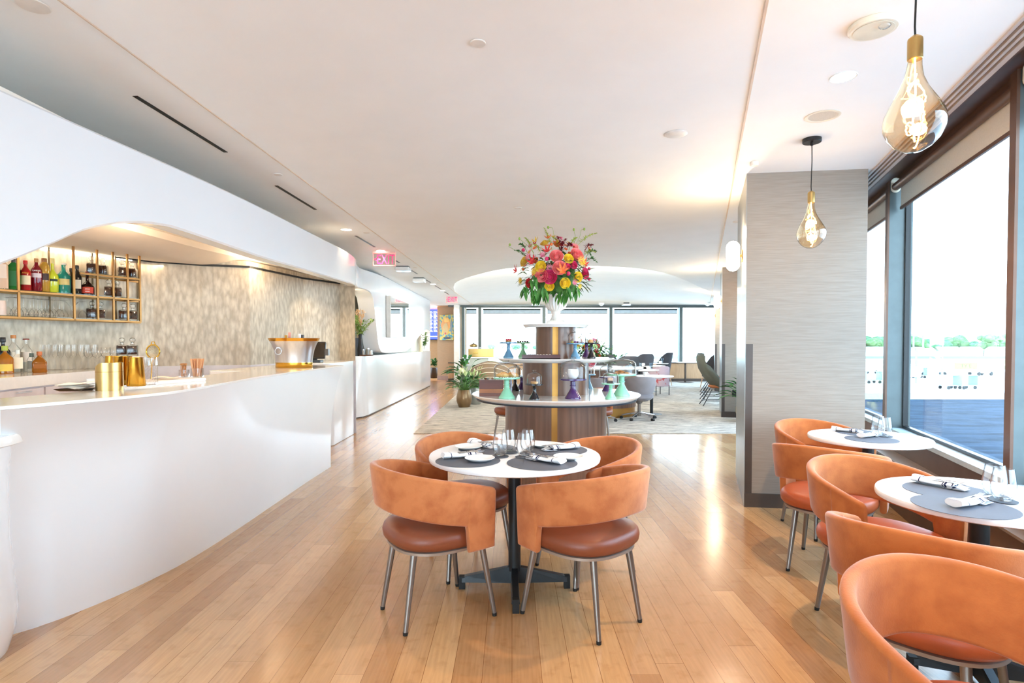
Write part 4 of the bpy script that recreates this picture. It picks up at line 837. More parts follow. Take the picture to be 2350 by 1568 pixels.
exit_sign(856, 908, 581, 610, 8.72, 'nearer hanging clear exit sign with pink letters above the corridor')
exit_sign(1023.5, 1050, 680, 695, 17.0, 'far small exit sign with pink letters by the tan wall')
# ---- wall lamps on the columns
lampglass = mat('opal_lit', '#FFFFFF', .3, emit='#FFF3E2', es=7)
for (w, s, l, e) in ((.34, 5.55, 'glowing white capsule wall lamp on the first column', 10), (.34, 11.30, 'glowing white capsule wall lamp on the second column', 10), (.34, 17.0, 'glowing white capsule wall lamp on the furthest column', 8)):
    p = ws(w, s, 2.14); n = V((-TW.y, TW.x, 0)); t = T('wall_lamp', l, 'wall lamp', p, AW+pi/2+pi)
    # local -y... build in world offsets
    t.rotation_euler = (0, 0, 0); c = p+n*.085
    m = MB(); m.lathe([(.002, -.135), (.03, -.128), (.052, -.105), (.058, -.085), (.058, .085), (.052, .105), (.03, .128), (.002, .135)], 24, c=(c-p)); m.build('glass_capsule', lampglass, t)
    m = MB(); m.tube([n*.0, n*.012], .055, 20); m.tube([n*.01, n*.04], .014, 10); m.build('brass_plate', gold_strip, t)
    lamp('wall_lamp_light', 'POINT', c+n*.03+V((0, 0, .19)), e, 'w', shadow_soft_size=.05)
    lamp('wall_lamp_light', 'POINT', c+n*.0+V((0, 0, -.19)), e*.5, 'w', shadow_soft_size=.05)
# ---- pendant bulbs
fil = mat('filament', '#FFD08A', .4, emit='#FFC061', es=38)
def pendant(p, zb, label, vis=True, e=5):
    """p: ceiling point, zb: bottom of the bulb"""
    t = T('pendant_lamp', label, 'pendant lamp', V((p.x, p.y, zb)))
    hgt = ZC-zb
    MB().lathe([(.06, hgt), (.06, hgt-.022), (.057, hgt-.026), (.01, hgt-.026)], 28).build('canopy', black, t)
    m = MB(); m.lathe([(.009, hgt-.045), (.009, hgt-.026)], 12); m.tube([(0, 0, hgt-.04), (.002, 0, hgt-.15), (-.002, 0, .42), (0, 0, .385)], .0032, 8); m.build('cord', mm('fabric_cord', '#1B1714', .7), t)
    MB().lathe([(.008, .392), (.016, .386), (.022, .380), (.023, .374), (.023, .312), (.021, .310)], 24).build('socket', brass_b, t)
    prof = [(.001, 0), (.028, .004), (.056, .020), (.080, .046), (.096, .080), (.099, .105), (.092, .135), (.072, .172), (.048, .212), (.031, .250), (.024, .285), (.021, .315)]
    m = MB(); n = 32
    m.loft([[(r*(1+.035*sin(3*a+9*z)+.02*cos(5*a+14*z))*cos(a)*.94+.004*sin(20*z), r*(1+.035*sin(3*a+9*z))*sin(a)*.94, z) for a in [2*pi*j/n for j in range(n)]] for r, z in prof], caps=False); b = m.build('bulb', glass_amber, t, smooth=60)
    m = MB(); pts = []
    for k in range(90):
        u = k/89; a = u*9*pi; r = .034*sin(pi*u)**.8*(1 if k % 2 else .9); pts.append((r*cos(a*.7)+.006*sin(a), r*sin(a*.7), .255-.225*u+.018*sin(a*1.3)))
    m.tube(pts, .0021, 5); m.tube([(0, 0, .31), (.004, 0, .2), (-.003, .002, .1), (.004, 0, .035)], .003, 5); f = m.build('filament', fil, b)
    lamp('bulb_glow', 'POINT', (p.x, p.y, zb+.13), e, 'w', shadow_soft_size=.03)
    return t
pendant(V((1.361, 1.965, 0)), 2.0, 'large glowing amber teardrop bulb hanging nearest, black cord from above')
pendant(ws(.70, 4.40), 2.005, 'glowing amber teardrop bulb hanging before the column from a black canopy')
pendant(ws(.70, 10.6), 2.005, 'amber bulb glimpsed behind the edge of the first column')
# ================================================================ DINING CHAIR
def make_chair(label, sd, lt):
    t = T('dining_chair', label, 'chair')
    # plan path of the wrapped back, from one arm tip round the back to the other
    def plan(q, r):
        """q in [-1,1]; r offset from centreline"""
        L1 = .19; a = pi/2; tot = L1+ .285*a; s_ = abs(q)*tot; sg = 1 if q > 0 else -1
        if s_ <= .285*a:
            th = s_/.285; x = (.280+r)*sin(th); y = -(.285+r)*cos(th); 
        else:
            d = s_-.285*a; x = .280+r-.02*(d/L1)**2*1.0; y = d
        return V((x*sg, y+.0, 0)), s_/tot
    qs = [i/40 for i in range(-40, 41)]
    step = 1-.155/(.19+.285*pi/2)
    extra = [step-.006, step+.002, step+.012, .985, 1.0]; qs = sorted(set([round(q, 4) for q in qs]+[round(e, 4) for e in extra]+[round(-e, 4) for e in extra]))
    rings = []
    for q in qs:
        aq = abs(q); zt = .775-.115*aq**1.7; zb = .570-.075*min(1, aq/step)**1.5
        if aq > step:
            k = min(1, (aq-step)/.012); zb = zb+(.372-zb)*k**.7
        if aq > .97: zt -= .012*((aq-.97)/.03)**2
        h = zt-zb; th = .036*(1-.45*((aq-.985)/.015) if aq > .985 else 1); ring = []
        for cx, cz in rrect(th, h, .015 if th > .03 else .008, 3):
            zz = (zt+zb)/2+cz; fl = (zz-.57)/.2; off = cx+(.022*fl if aq <= step else .022*max(fl, -.3)*(1 if zz > .55 else .6)); P, _ = plan(q, off); ring.append((P.x, P.y, zz))
        rings.append(ring)
    MB().loft(rings).build('backrest', sd, t, smooth=50)
    def sup(rx, ry, z, n=44, e=2.5, y0=.0): return [(rx*abs(cos(a))**(2/e)*(1 if cos(a) > 0 else -1), y0+ry*abs(sin(a))**(2/e)*(1 if sin(a) > 0 else -1), z) for a in [2*pi*j/n for j in range(n)]]
    MB().loft([sup(.215, .215, .382), sup(.238, .235, .388), sup(.252, .25, .405), sup(.256, .254, .43), sup(.250, .248, .452), sup(.235, .232, .466), sup(.18, .18, .476), sup(.08, .08, .481)]).build('seat', lt, t, smooth=60)
    MB().loft([sup(.222, .222, .362), sup(.232, .232, .366), sup(.232, .232, .378), sup(.222, .222, .382)]).build('seat_frame', frame_metal, t)
    for x0, y0, x1, y1 in ((.165, .17, .205, .222), (-.165, .17, -.205, .222), (.13, -.17, .155, -.225), (-.13, -.17, -.155, -.225)):
        m = MB(); m.tube([(x0, y0, .37), (x1, y1, .014)], [.0165, .0115], 14); lg = m.build('leg', steel, t)
        m = MB(); m.tube([(x1, y1, .016), (x1*1.005, y1*1.005, .0)], [.0125, .011], 12); m.build('foot', rubber, lg)
    return t
ch = make_chair('rust suede armchair with leather seat, nearer the bar at the central table front', suede, leather)
ch2 = make_chair('lamplight-tinted suede armchair in front of the far window table, its back toward the aisle', suede_lamplit, leather_lamplit)
def face(v): return atan2(-v[0], v[1])
ch.location = (-.385, 2.886, 0); ch.rotation_euler = (0, 0, face((.85, .53)))
g1 = 'rust suede chairs around the central table'; ch['group'] = g1; g2 = 'lamplight-tinted suede chairs along the windows'; ch2['group'] = g2
dup(ch, (.354, 2.827, 0), face((-.67, .74)), 'rust suede armchair at the central table front, nearer the windows', g1)
dup(ch, (-.275, 3.50, 0), face((.45, -.9)), 'rust suede armchair behind the central table, on the bar side', g1)
dup(ch, (.445, 3.40, 0), face((-.85, -.45)), 'rust suede armchair behind the central table, on the window side', g1)
ch2.location = (1.91, 3.45, 0); ch2.rotation_euler = (0, 0, face((.69, .72)))
dup(ch2, (2.25, 4.16, 0), face((.15, -.99)), 'lamplight-tinted suede armchair against the wallpapered column behind the far window table', g2)
dup(ch2, (1.745, 2.70, 0), face((.2, -.98)), 'lamplight-tinted suede armchair between the two window tables, open toward the nearer table', g2)
dup(ch2, (1.437, 1.97, 0), face((.72, .69)), 'lamplight-tinted suede armchair beside the nearer window table, back toward the aisle', g2)
dup(ch2, (1.09, 1.26, 0), face((.12, -.99)), 'nearest lamplight-tinted suede armchair, cropped by the picture bottom', g2)
# ---- tables
def make_table(r, label, p, rz=0, base=.29):
    t = T('dining_table', label, 'table', p, rz)
    MB().lathe([(.001, .717), (r-.012, .717), (r-.002, .722), (r, .73), (r, .738), (r-.003, .745), (.001, .745)], 72, cap=False).build('tabletop', table_white, t)
    m = MB(); m.lathe([(.034, .10), (.034, .70)], 24); m.lathe([(.034, .70), (.12, .708), (.12, .717), (.03, .717)], 20); m.build('pedestal', black_metal, t)
    for k in range(4):
        a = k*pi/2; c, s_ = cos(a), sin(a); m = MB()
        pr = [(0, .035, .125), (.04, .035, .12), (base-.02, .04, .072), (base, .04, .066)]
        m.loft([[(x*c-y*s_, x*s_+y*c, z) for y, z in ((-.022, z0), (.022, z0), (.016, z1), (-.016, z1))] for x, z0, z1 in pr])
        b = m.build('base_arm', black_metal, t, smooth=0)
        m = MB(); m.obox((base*c, base*s_, .035), (.034, .034, .07), a); m.build('foot', rubber, b, smooth=0)
    return t
TC = V((.014, 3.157, 0)); T2 = V((2.33, 3.75, 0)); T3 = V((1.857, 2.27, 0)); ZT = .745
make_table(.468, 'round white dining table set for four on a black cross base', TC, R(1))
make_table(.355, 'small round white table set for two, further one by the windows', T2, AW, .22)
make_table(.355, 'small round white table set for two, nearer one by the windows', T3, AW, .22)
# ---- place settings
mat_dark = mat('slate_placemat', '#5A5D67', .6, scale=5, var=.08, bump=.05, bscale=300)
coaster_m = mat('slate_coaster', '#3D4049', .5)
def onT(px, py, z=ZT): return at_z(px, py, z)
def placemat(p, r, dz, label): 
    m = MB(); m.lathe([(.001, 0), (r, 0), (r, .0014), (.001, .0015)], 48, cap=False); return tag(m.build('placemat', mat_dark, loc=V((p.x, p.y, ZT+.0006+dz))), label, 'placemat', 'round slate placemats')
def coaster(p, dz, label): 
    m = MB(); m.lathe([(.001, 0), (.045, 0), (.046, .001), (.046, .003), (.001, .0035)], 32, cap=False); return tag(m.build('coaster', coaster_m, loc=V((p.x, p.y, ZT+.0022+dz))), label, 'coaster', 'round dark coasters')
placemat(onT(1074, 1058), .168, 0, 'dark round placemat, bar side front of the central table')
placemat(onT(1244, 1063), .18, 0, 'dark round placemat, window side front of the central table')
placemat(onT(1120, 1031), .17, .0004, 'dark round placemat, bar side back of the central table')
placemat(onT(1277, 1033), .175, .0004, 'dark round placemat, window side back of the central table')
coaster(onT(1148, 1049), 0, 'coaster under the glass nearest the bar on the central table'); coaster(onT(1202, 1050.5), 0, 'coaster under the front window-side glass on the central table')
coaster(onT(1170, 1040), 0, 'coaster under the back bar-side glass on the central table'); coaster(onT(1212, 1041), 0, 'coaster under the back window-side glass on the central table')
def tumbler(p, label, dz=.006):
    pf = [(.001, .0), (.020, .0), (.026, .002), (.036, .018), (.041, .042), (.0405, .062), (.036, .095), (.0315, .122), (.0305, .123), (.0345, .095), (.039, .062), (.0395, .043), (.034, .022), (.02, .008), (.001, .007)]
    o = MB().lathe(pf, 36, cap=False).build('stemless_glass', glass_clear, loc=V((p.x, p.y, ZT+dz))); return tag(o, label, 'glass', 'stemless drinking glasses')
g = tumbler(onT(1148, 1047.5), 'stemless glass nearest the bar on the central table')
for (px, py, l) in ((1167, 1038, 'stemless glass at the back on the bar side of the central table'), (1202.5, 1048.5, 'stemless glass in front on the window side of the central table'), (1211, 1038.5, 'stemless glass at the back on the window side of the central table')):
    q = onT(px, py); dup(g, V((q.x, q.y, ZT+.006)), 0, l)
def plate(p, label):
    pf = [(.001, .0), (.040, 0), (.055, .004), (.078, .017), (.0775, .0185), (.054, .008), (.035, .005), (.001, .005)]
    o = MB().lathe(pf, 44, cap=False).build('side_plate', white_cer, loc=V((p.x, p.y, ZT+.0025))); return tag(o, label, 'plate', 'small white side plates')
pl_ = plate(onT(1076, 1031.5), 'small white side plate at the back bar-side setting of the central table')
for px, py, l in ((1101, 1059, 'small white side plate at the front bar-side setting of the central table'), (1249, 1027, 'small white side plate at the back window-side setting of the central table'), (1304, 1055, 'small white side plate at the front window-side setting of the central table')):
    q = onT(px, py); dup(pl_, V((q.x, q.y, ZT+.0025)), 0, l)
def napkin_mat():
    m = bpy.data.materials.new('striped_napkin'); m.use_nodes = True; nt = m.node_tree; N = nt.nodes; L = nt.links; b = N['Principled BSDF']; b.inputs['Roughness'].default_value = .9
    t = N.new('ShaderNodeTexCoord'); s_ = N.new('ShaderNodeSeparateXYZ'); L.new(t.outputs['Object'], s_.inputs[0]); ad = N.new('ShaderNodeMath'); ad.operation = 'ADD'; ad.inputs[1].default_value = .5; L.new(s_.outputs[0], ad.inputs[0])
    rp = N.new('ShaderNodeValToRGB'); rp.color_ramp.interpolation = 'CONSTANT'; e = rp.color_ramp.elements; W_, D_ = lin('#F1EFF0'), lin('#23264A')
    e[0].position = 0; e[0].color = W_; e[1].position = .437; e[1].color = D_
    for pos, c in ((.440, W_), (.520, D_), (.527, W_), (.531, D_), (.538, W_), (.557, D_), (.559, W_)): q = e.new(pos); q.color = c
    L.new(ad.outputs[0], rp.inputs[0]); L.new(rp.outputs[0], b.inputs['Base Color']); return m
nap_m = napkin_mat(); cut_m = mat('polished_cutlery', '#CFCFD2', .18, metal=1)
def make_napkin(label):
    t = T('napkin_roll', label, 'napkin'); m = MB(); n = 28; random.seed(11)
    rings = []
    for i in range(15):
        u = i/14; x = -.095+.155*u; w = .030+.004*sin(5*u); h = .0135+.002*sin(7*u+1)-.004*u
        rings.append([(x+.004*sin(3*a), w*cos(a)*(1+.05*sin(4*a+3*u)), h+.002+h*sin(a)*(1+.12*sin(3*a+2*u))) for a in [2*pi*j/n for j in range(n)]])
    m.loft(rings)
    m.grid(lambda u, v: (.03+.075*u, (-.034+.066*v)*(1-.25*u), .016-.008*u+.003*sin(5*v+4*u)), 8, 6)   # loose corner
    m.grid(lambda u, v: (.03+.075*u, (-.034+.066*v)*(1-.25*u), .003), 2, 2)
    for k in range(3): m.grid(lambda u, v, k=k: (-.097-.004*k, .026*cos(2.4*pi*u)*(1-.28*u-.1*k), .015+.010*sin(2.4*pi*u)*(1-.28*u-.1*k)), 18, 1)
    m.build('cloth', nap_m, t, smooth=70)
    m = MB(); m.tube([(-.02, .008, .022), (.04, .008, .026), (.062, .008, .027)], [.003, .0025, .004], 6)
    for k in range(4): m.tube([(.060, .001+.0045*k, .027), (.074, .0005+.005*k, .025), (.095, .0005+.005*k, .031)], [.002, .0016, .0011], 5)
    m.build('fork', cut_m, t)
    m = MB(); m.loft([[(x, -.010-w, z-.0008), (x, -.010+w, z-.0008), (x, -.010+w, z+.0008), (x, -.010-w, z+.0008)] for x, w, z in ((-.02, .004, .022), (.04, .006, .026), (.075, .008, .025), (.10, .006, .024), (.11, .001, .024))]); m.build('knife', cut_m, t)
    return t
nk = make_napkin('striped napkin roll with cutlery at the front bar-side setting of the central table')
def nplace(o, a, b_, label=None, s=1.0, z=ZT+.004):
    a, b_ = onT(*a), onT(*b_); c = (a+b_)/2; d = b_-a
    if o is None: return dup(nk, V((c.x, c.y, z)), atan2(d.y, d.x), label, 'striped napkin rolls', s)
    o.location = V((c.x, c.y, z)); o.rotation_euler = (0, 0, atan2(d.y, d.x)); o['group'] = 'striped napkin rolls'; o.scale = (s,)*3
nplace(nk, (1002, 1056), (1117, 1047), None, 1.12)
nplace(None, (1302, 1070), (1206, 1053), 'striped napkin roll with cutlery at the front window-side setting of the central table', 1.12)
nplace(None, (1078, 1019), (1136, 1032), 'striped napkin roll at the back bar-side setting of the central table', 1.1)
nplace(None, (1340, 1029), (1236, 1038), 'striped napkin roll with cutlery at the back window-side setting of the central table', 1.12)
# window tables
placemat(onT(1975, 994), .15, 0, 'dark placemat nearer the column on the far window table'); placemat(onT(2000, 1009), .15, .0004, 'dark placemat nearer the camera on the far window table')
placemat(onT(2178, 1128), .16, 0, 'dark placemat nearer the column on the near window table'); placemat(onT(2212, 1163), .165, .0004, 'dark placemat nearer the camera on the near window table')
nplace(None, (1912, 989), (1975, 995), 'striped napkin roll on the placemat nearer the column, far window table', .95)
nplace(None, (1953, 1009), (2035, 999), 'striped napkin roll nearer the camera on the far window table', .95)
nplace(None, (2090, 1105), (2222, 1130), 'striped napkin roll with cutlery nearer the column, near window table', 1.0)
nplace(None, (2160, 1172), (2285, 1150), 'striped napkin roll with a fork showing, near window table front', 1.0)
for px, py, l in ((2015, 999, 'stemless glass nearer the column on the far window table'), (2030, 1003, 'stemless glass nearer the camera on the far window table'), (2282, 1141, 'stemless glass behind on the near window table'), (2302, 1152, 'stemless glass in front on the near window table')):
    q = onT(px, py); dup(g, V((q.x, q.y, ZT+.006)), 0, l); coaster(q, 0, 'dark coaster under the '+l)
# ================================================================ TIERED DISPLAY TOWER
TX, TY = .395, 5.2
tw = T('display_tower', 'three-tier round walnut and white stone display tower with a gold strip', 'display stand', (TX, TY, 0))
def tier(z, r, th, nm):
    m = MB(); m.lathe([(.001, z-th), (r*.93, z-th), (r-.006, z-.012), (r, z-.006), (r-.003, z), (.001, z)], 80, cap=False); m.build(nm, quartz, tw)
tier(.905, .755, .045, 'lower_shelf'); tier(1.225, .523, .032, 'middle_shelf'); tier(1.527, .297, .030, 'top_shelf')
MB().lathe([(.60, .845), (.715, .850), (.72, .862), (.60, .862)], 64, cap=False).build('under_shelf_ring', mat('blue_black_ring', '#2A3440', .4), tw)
for r, z0, z1, nm in ((.455, 0, .86, 'base_drum'), (.297, .905, 1.193, 'middle_drum'), (.18, 1.225, 1.497, 'top_drum')):
    MB().lathe([(r, z0), (r, z1)], 72).build(nm, walnut, tw)
    a0 = atan2(-TY, -TX)-.02; hw = .0245/r; m = MB()
    m.grid(lambda u, v: ((r+.002)*cos(a0-hw+2*hw*u), (r+.002)*sin(a0-hw+2*hw*u), z0+(z1-z0)*v), 6, 1); m.build('gold_strip', gold_strip, tw)
# ---- cake stands
def cake_stand(px, y, z, hpx, rpx, col, label, dome=None, py_plate=None):
    """px column, depth y, shelf height z; stand height and plate radius from pixels"""
    q = at_y(px, 800, y); p = V((q.x, y, z)); h, r = hpx/F*y, rpx/F*y
    t = T('cake_stand', label, 'cake stand', p); mt = mm('stand_'+col[1:], col, .14, coat=.5, var=.02)
    b = r*.60; s_ = r*.19
    MB().lathe([(.001, 0), (b, 0), (b*1.02, h*.05), (b*.93, h*.10), (b*.80, h*.17), (b*.72, h*.24), (b*.56, h*.33), (s_*1.3, h*.44), (s_*1.02, h*.52), (s_*1.0, h*.62), (s_*1.22, h*.635), (s_*1.22, h*.655), (s_, h*.67), (s_*1.0, h*.86), (s_*1.5, h*.91), (s_*2.2, h*.94)], 36, cap=False).build('pedestal', mt, t, smooth=50)
    MB().lathe([(.001, h*.92), (r*.85, h*.925), (r*.98, h*.93), (r, h*.945), (r, h), (r*.985, h*1.01), (r*.96, h*1.005), (.001, h)], 44, cap=False).build('plate', mt, t)
    zt = h*1.006
    if dome:
        dr, dh = dome[0]/F*y, dome[1]/F*y; d = T('glass_cloche', 'clear glass dome over '+dome[2], 'glass dome', p+V((0, 0, zt)))
        kb = dh*.16
        MB().lathe([(dr*1.0, .0), (dr*1.02, .002), (dr, .005), (dr, dh*.48), (dr*.95, dh*.60), (dr*.80, dh*.72), (dr*.5, dh*.80), (dr*.18, dh*.83), (kb*.45, dh*.845), (kb*.4, dh*.87), (kb*.85, dh*.91), (kb*.9, dh*.955), (kb*.6, dh*.995), (.001, dh)], 36, cap=False).build('dome', glass_dome, d, smooth=50)
    return p+V((0, 0, zt)), r
JADE, BLUE, PURP, BLK, GRN = '#8ED0AE', '#5E8FAE', '#46285E', '#14151C', '#85B98C'
LZ, MZ = .9055, 1.2255
food = {}
def solid(name, label, cat, p, build, m, group=None):
    mb = MB(); build(mb); return tag(mb.build(name, m, loc=p, smooth=50), label, cat, group)
crust = mat('baked_crust', '#C98A45', .6, scale=40, col2='#E0B070', bump=.2, bscale=80); choc = mat('chocolate', '#2C1712', .4); cream = mat('cream', '#F3E9DA', .5)
def croissant(p, rz, label):
    mb = MB(); pts = [V((.055*sin(a), .03-.045*cos(a)*.8, .018+.004*cos(a*3))) for a in [(-1.25+2.5*i/12) for i in range(13)]]
    mb.tube(pts, [.004+.020*sin(pi*(.04+.92*i/12))*(1 if i % 2 else .86) for i in range(13)], 10); return tag(mb.build('pastry', crust, loc=p, rz=rz), label, 'pastry')
p, r = cake_stand(1163, 4.72, LZ, 48, 31, JADE, 'large jade green cake stand with croissants, lowest tier beside the wooden box', (30, 40, 'the croissants'))
croissant(p+V((-.03, -.015, .0)), .3, 'croissant nearest the wooden box under the largest jade stand dome'); croissant(p+V((.045, .0, .0)), -.5, 'flatter croissant toward the tower under the jade stand dome')
p, r = cake_stand(1226.5, 4.60, LZ, 36, 21, BLK, 'small black cake stand with a tart in front of the walnut drum', (17.5, 32, 'the tart on the small black stand'))
solid('tart', 'orange tart on the small black cake stand', 'tart', p, lambda m: m.lathe([(.02, 0), (.028, .002), (.032, .016), (.026, .018), (.001, .017)], 20), crust)
p, r = cake_stand(1315, 4.68, LZ, 46, 31, PURP, 'large purple cake stand holding a white cup, in front of the tower', (31, 50, 'the white cup'))
solid('white_cup', 'rounded white ceramic cup under the dome of the purple stand', 'cup', p, lambda m: m.lathe([(.001, .004), (.028, .0), (.038, .010), (.046, .035), (.044, .062), (.041, .076), (.038, .076), (.040, .055), (.03, .012), (.001, .01)], 30, cap=False), white_cer)
p, r = cake_stand(1402, 4.66, LZ, 36, 21, JADE, 'small jade cake stand with chocolate cake at the front of the lowest tier', (17.5, 31, 'the chocolate cake slice'))
solid('cake_slice', 'layered chocolate cake on the small jade stand', 'cake', p, lambda m: (m.box(-.03, .02, -.022, .022, 0, .018)), choc); solid('cream_topping', 'pale cream layer on top of the chocolate cake', 'cake topping', p+V((-.005, 0, .018)), lambda m: slab(m, 0, 0, .04, .036, 0, .026, r=.006), mat('beige_cream', '#C9A58E', .6))
p, r = cake_stand(1427, 4.95, LZ, 50, 33, JADE, 'tall jade cake stand with cookies at the window-side edge of the lowest tier', (33, 41, 'the cookies'))
ck = None
for k, (dx, dy, dz, rt) in enumerate(((-.05, 0, .0, .1), (-.012, -.01, .0, -.1), (.0, .01, .010, .35), (.045, .0, .0, 0), (-.02, .03, .012, .2))):
    if not ck: ck = solid('cookie', 'brown baked cookie under the dome of the tall jade stand', 'cookie', p+V((dx, dy, dz)), lambda m: m.lathe([(.001, 0), (.026, .001), (.031, .006), (.026, .011), (.001, .013)], 18, cap=False), mat('cookie', '#A0622E', .8, scale=60, col2='#D59A5C', bump=.3), 'cookies under the tall jade stand dome'); o = ck
    else: o = dup(ck, p+V((dx, dy, dz)))
    o.rotation_euler = (rt, rt*.5, k)
p, r = cake_stand(1393, 5.42, LZ, 33, 19, PURP, 'small purple cake stand behind the jade ones, window side', (17, 32, 'the small purple stand'))
cake_stand(1182, 5.45, LZ, 33, 19, BLK, 'black cake stand behind the jade stand, nearest the twisted candle', (17, 28, 'the rear black stand'))
cake_stand(1197, 5.62, LZ, 33, 18, PURP, 'dark purple cake stand at the back, beside the walnut drum', (16, 28, 'the rear dark purple stand'))
cake_stand(1352, 5.75, LZ, 33, 15, BLUE, 'blue cake stand mostly hidden behind the middle drum', (13, 26, 'the hidden blue stand'))
p, r = cake_stand(1167, 5.22, MZ, 35.5, 20.5, BLUE, 'blue cake stand with a raspberry tart on the middle tier', (16.5, 28, 'the raspberry tart'))
solid('fruit_tart', 'small round tart base on the blue stand of the middle tier', 'tart', p, lambda m: m.lathe([(.02, 0), (.025, .002), (.03, .014), (.026, .015), (.001, .014)], 20), crust)
rb = None
for dx, dy in ((-.016, -.006), (.003, -.012), (.018, -.004), (.0, .012)):
    if not rb: rb = solid('raspberry', 'red raspberry on the tart of the middle-tier blue stand', 'raspberry', p+V((dx, dy, .022)), lambda m: m.ball((0, 0, 0), .010, 10, 7, (1, 1, 1.2), .08), mat('raspberry', '#C21E3E', .4, scale=90, var=.2), 'raspberries on the tart')
    else: dup(rb, p+V((dx, dy, .022)))
p, r = cake_stand(1200, 5.38, MZ, 34.5, 19, GRN, 'soft green cake stand with dark chocolates on the middle tier', (15.5, 27, 'the dark chocolates'))
cc = None
for dx in (-.045, -.024, -.002, .02, .042):
    if not cc: cc = solid('chocolate', 'dark chocolate bite on the soft green stand', 'chocolate', p+V((dx, -.01, 0)), lambda m: m.lathe([(.001, 0), (.0095, 0), (.010, .010), (.007, .014), (.001, .0145)], 10, cap=False), choc, 'dark chocolates on the green stand')
    else: dup(cc, p+V((dx, -.01, 0)))
p, r = cake_stand(1320, 4.98, MZ, 35, 20.5, BLUE, 'light blue cake stand with macarons on the middle tier, window side', (17, 31, 'the macarons'))
for dx, c, l in ((-.028, '#A8A845', 'olive green macaron on the light blue stand'), (0, '#7A4A72', 'purple macaron between two others on the light blue stand'), (.025, '#8B6A7A', 'mauve macaron on the light blue stand')):
    solid('macaron', l, 'macaron', p+V((dx, -.01, 0)), lambda m: m.lathe([(.001, 0), (.011, .001), (.013, .005), (.012, .007), (.0125, .010), (.012, .012), (.013, .014), (.010, .019), (.001, .020)], 16, cap=False), mm('macaron_'+c[1:], c, .6))
cake_stand(1346, 5.42, MZ, 34, 18, PURP, 'dark purple cake stand behind the black one on the middle tier', (14, 28, 'the purple middle-tier stand'))
p, r = cake_stand(1357.5, 5.12, MZ, 35, 16.5, BLK, 'black cake stand with a round bun on the middle tier', (15, 27, 'the round bun'))
solid('bun', 'round golden bun on the black middle-tier stand', 'bun', p+V((-.01, 0, 0)), lambda m: m.lathe([(.001, 0), (.022, .0), (.026, .012), (.018, .026), (.006, .030), (.001, .028)], 16, cap=False), crust)
# wooden boxes and tray
q = at_y(1128, 900, 4.98); t = T('tea_box', 'stacked striped wooden tea box on the lowest tier beside the croissants', 'box', (q.x, 4.98, LZ)); w, hh = 54/F*4.98, 36.5/F*4.98
for k, (z0, z1, c) in enumerate(((0, .2, '#7A4330'), (.2, .44, '#A86536'), (.44, 1, '#6A3425'))):
    m = MB(); m.box(-w/2, w/2, -.075, .075, hh*z0, hh*z1-.0008); m.build('wood_band', mm('wood_'+c[1:], c, .4, scale=8, var=.14, stretch=(.5, 1, 8)), t, smooth=0)
tp = T('tea_packets', 'paper tea packets standing in the wooden tea box', 'tea packets', (q.x, 4.98, LZ+hh)); random.seed(5)
for k in range(8):
    m = MB(); m.obox((-w/2+.03+k*.02, random.uniform(-.03, .03), .002), (.004, .06, .022), random.uniform(-.3, .3)); m.build('packet', mm(('pk_a', 'pk_b', 'pk_c')[k % 3], ('#DAD2C4', '#7B4A38', '#8F9A95')[k % 3], .7), tp, smooth=0)
q = at_y(1183, 890, 5.2); t = T('twisted_candle', 'grey twisted glass stick behind the jade cake stand', 'candle', (at_y(1172.5, 800, 4.98).x, 4.98, LZ)); m = MB()
m.loft([[(.009*cos(a+z*60)*(1+.25*cos(2*a)), .009*sin(a+z*60)*(1+.25*cos(2*a)), z) for a in [2*pi*j/12 for j in range(12)]] for z in [i*.006 for i in range(24)]]); m.build('stick', mm('grey_glass_stick', '#9A9AA8', .15), t)
q = at_y(1241.5, 817, 4.86); t = T('chocolate_tray', 'low dark mahogany tray of chocolates on the middle tier', 'tray', (q.x, 4.86, MZ)); w = 87/F*4.86; m = MB(); hh = 9.5/F*4.86
m.box(-w/2, w/2, -.055, .055, 0, .006); m.box(-w/2, w/2, -.055, -.048, 0, hh); m.box(-w/2, w/2, .048, .055, 0, hh); m.box(-w/2, -w/2+.007, -.05, .05, 0, hh); m.box(w/2-.007, w/2, -.05, .05, 0, hh); m.build('tray', mm('mahogany', '#4A1D1C', .3, coat=.3), t, smooth=0)
cc = None
for k in range(4):
    p = V((q.x-w/2+.055+.018*k, 4.86+(.012 if k % 2 else -.015), MZ+.028))
    if not cc: cc = solid('truffle', 'dark round truffle at the bar-side end of the mahogany tray', 'truffle', p, lambda m: m.ball((0, 0, 0), .012, 10, 7, j=.05), mm('truffle', '#1A1820', .6), 'dark truffles on the tray')
    else: dup(cc, p)
cc = None
for k in range(5):
    p = V((q.x-.03+.026*k, 4.86-.02+.01*(k % 2), MZ+.012))
    if not cc: cc = solid('white_chocolate', 'white chocolate piece in the mahogany tray', 'chocolate', p, lambda m: slab(m, 0, 0, .02, .03, 0, .026, r=.004), cream, 'white chocolates on the tray')
    else: dup(cc, p)
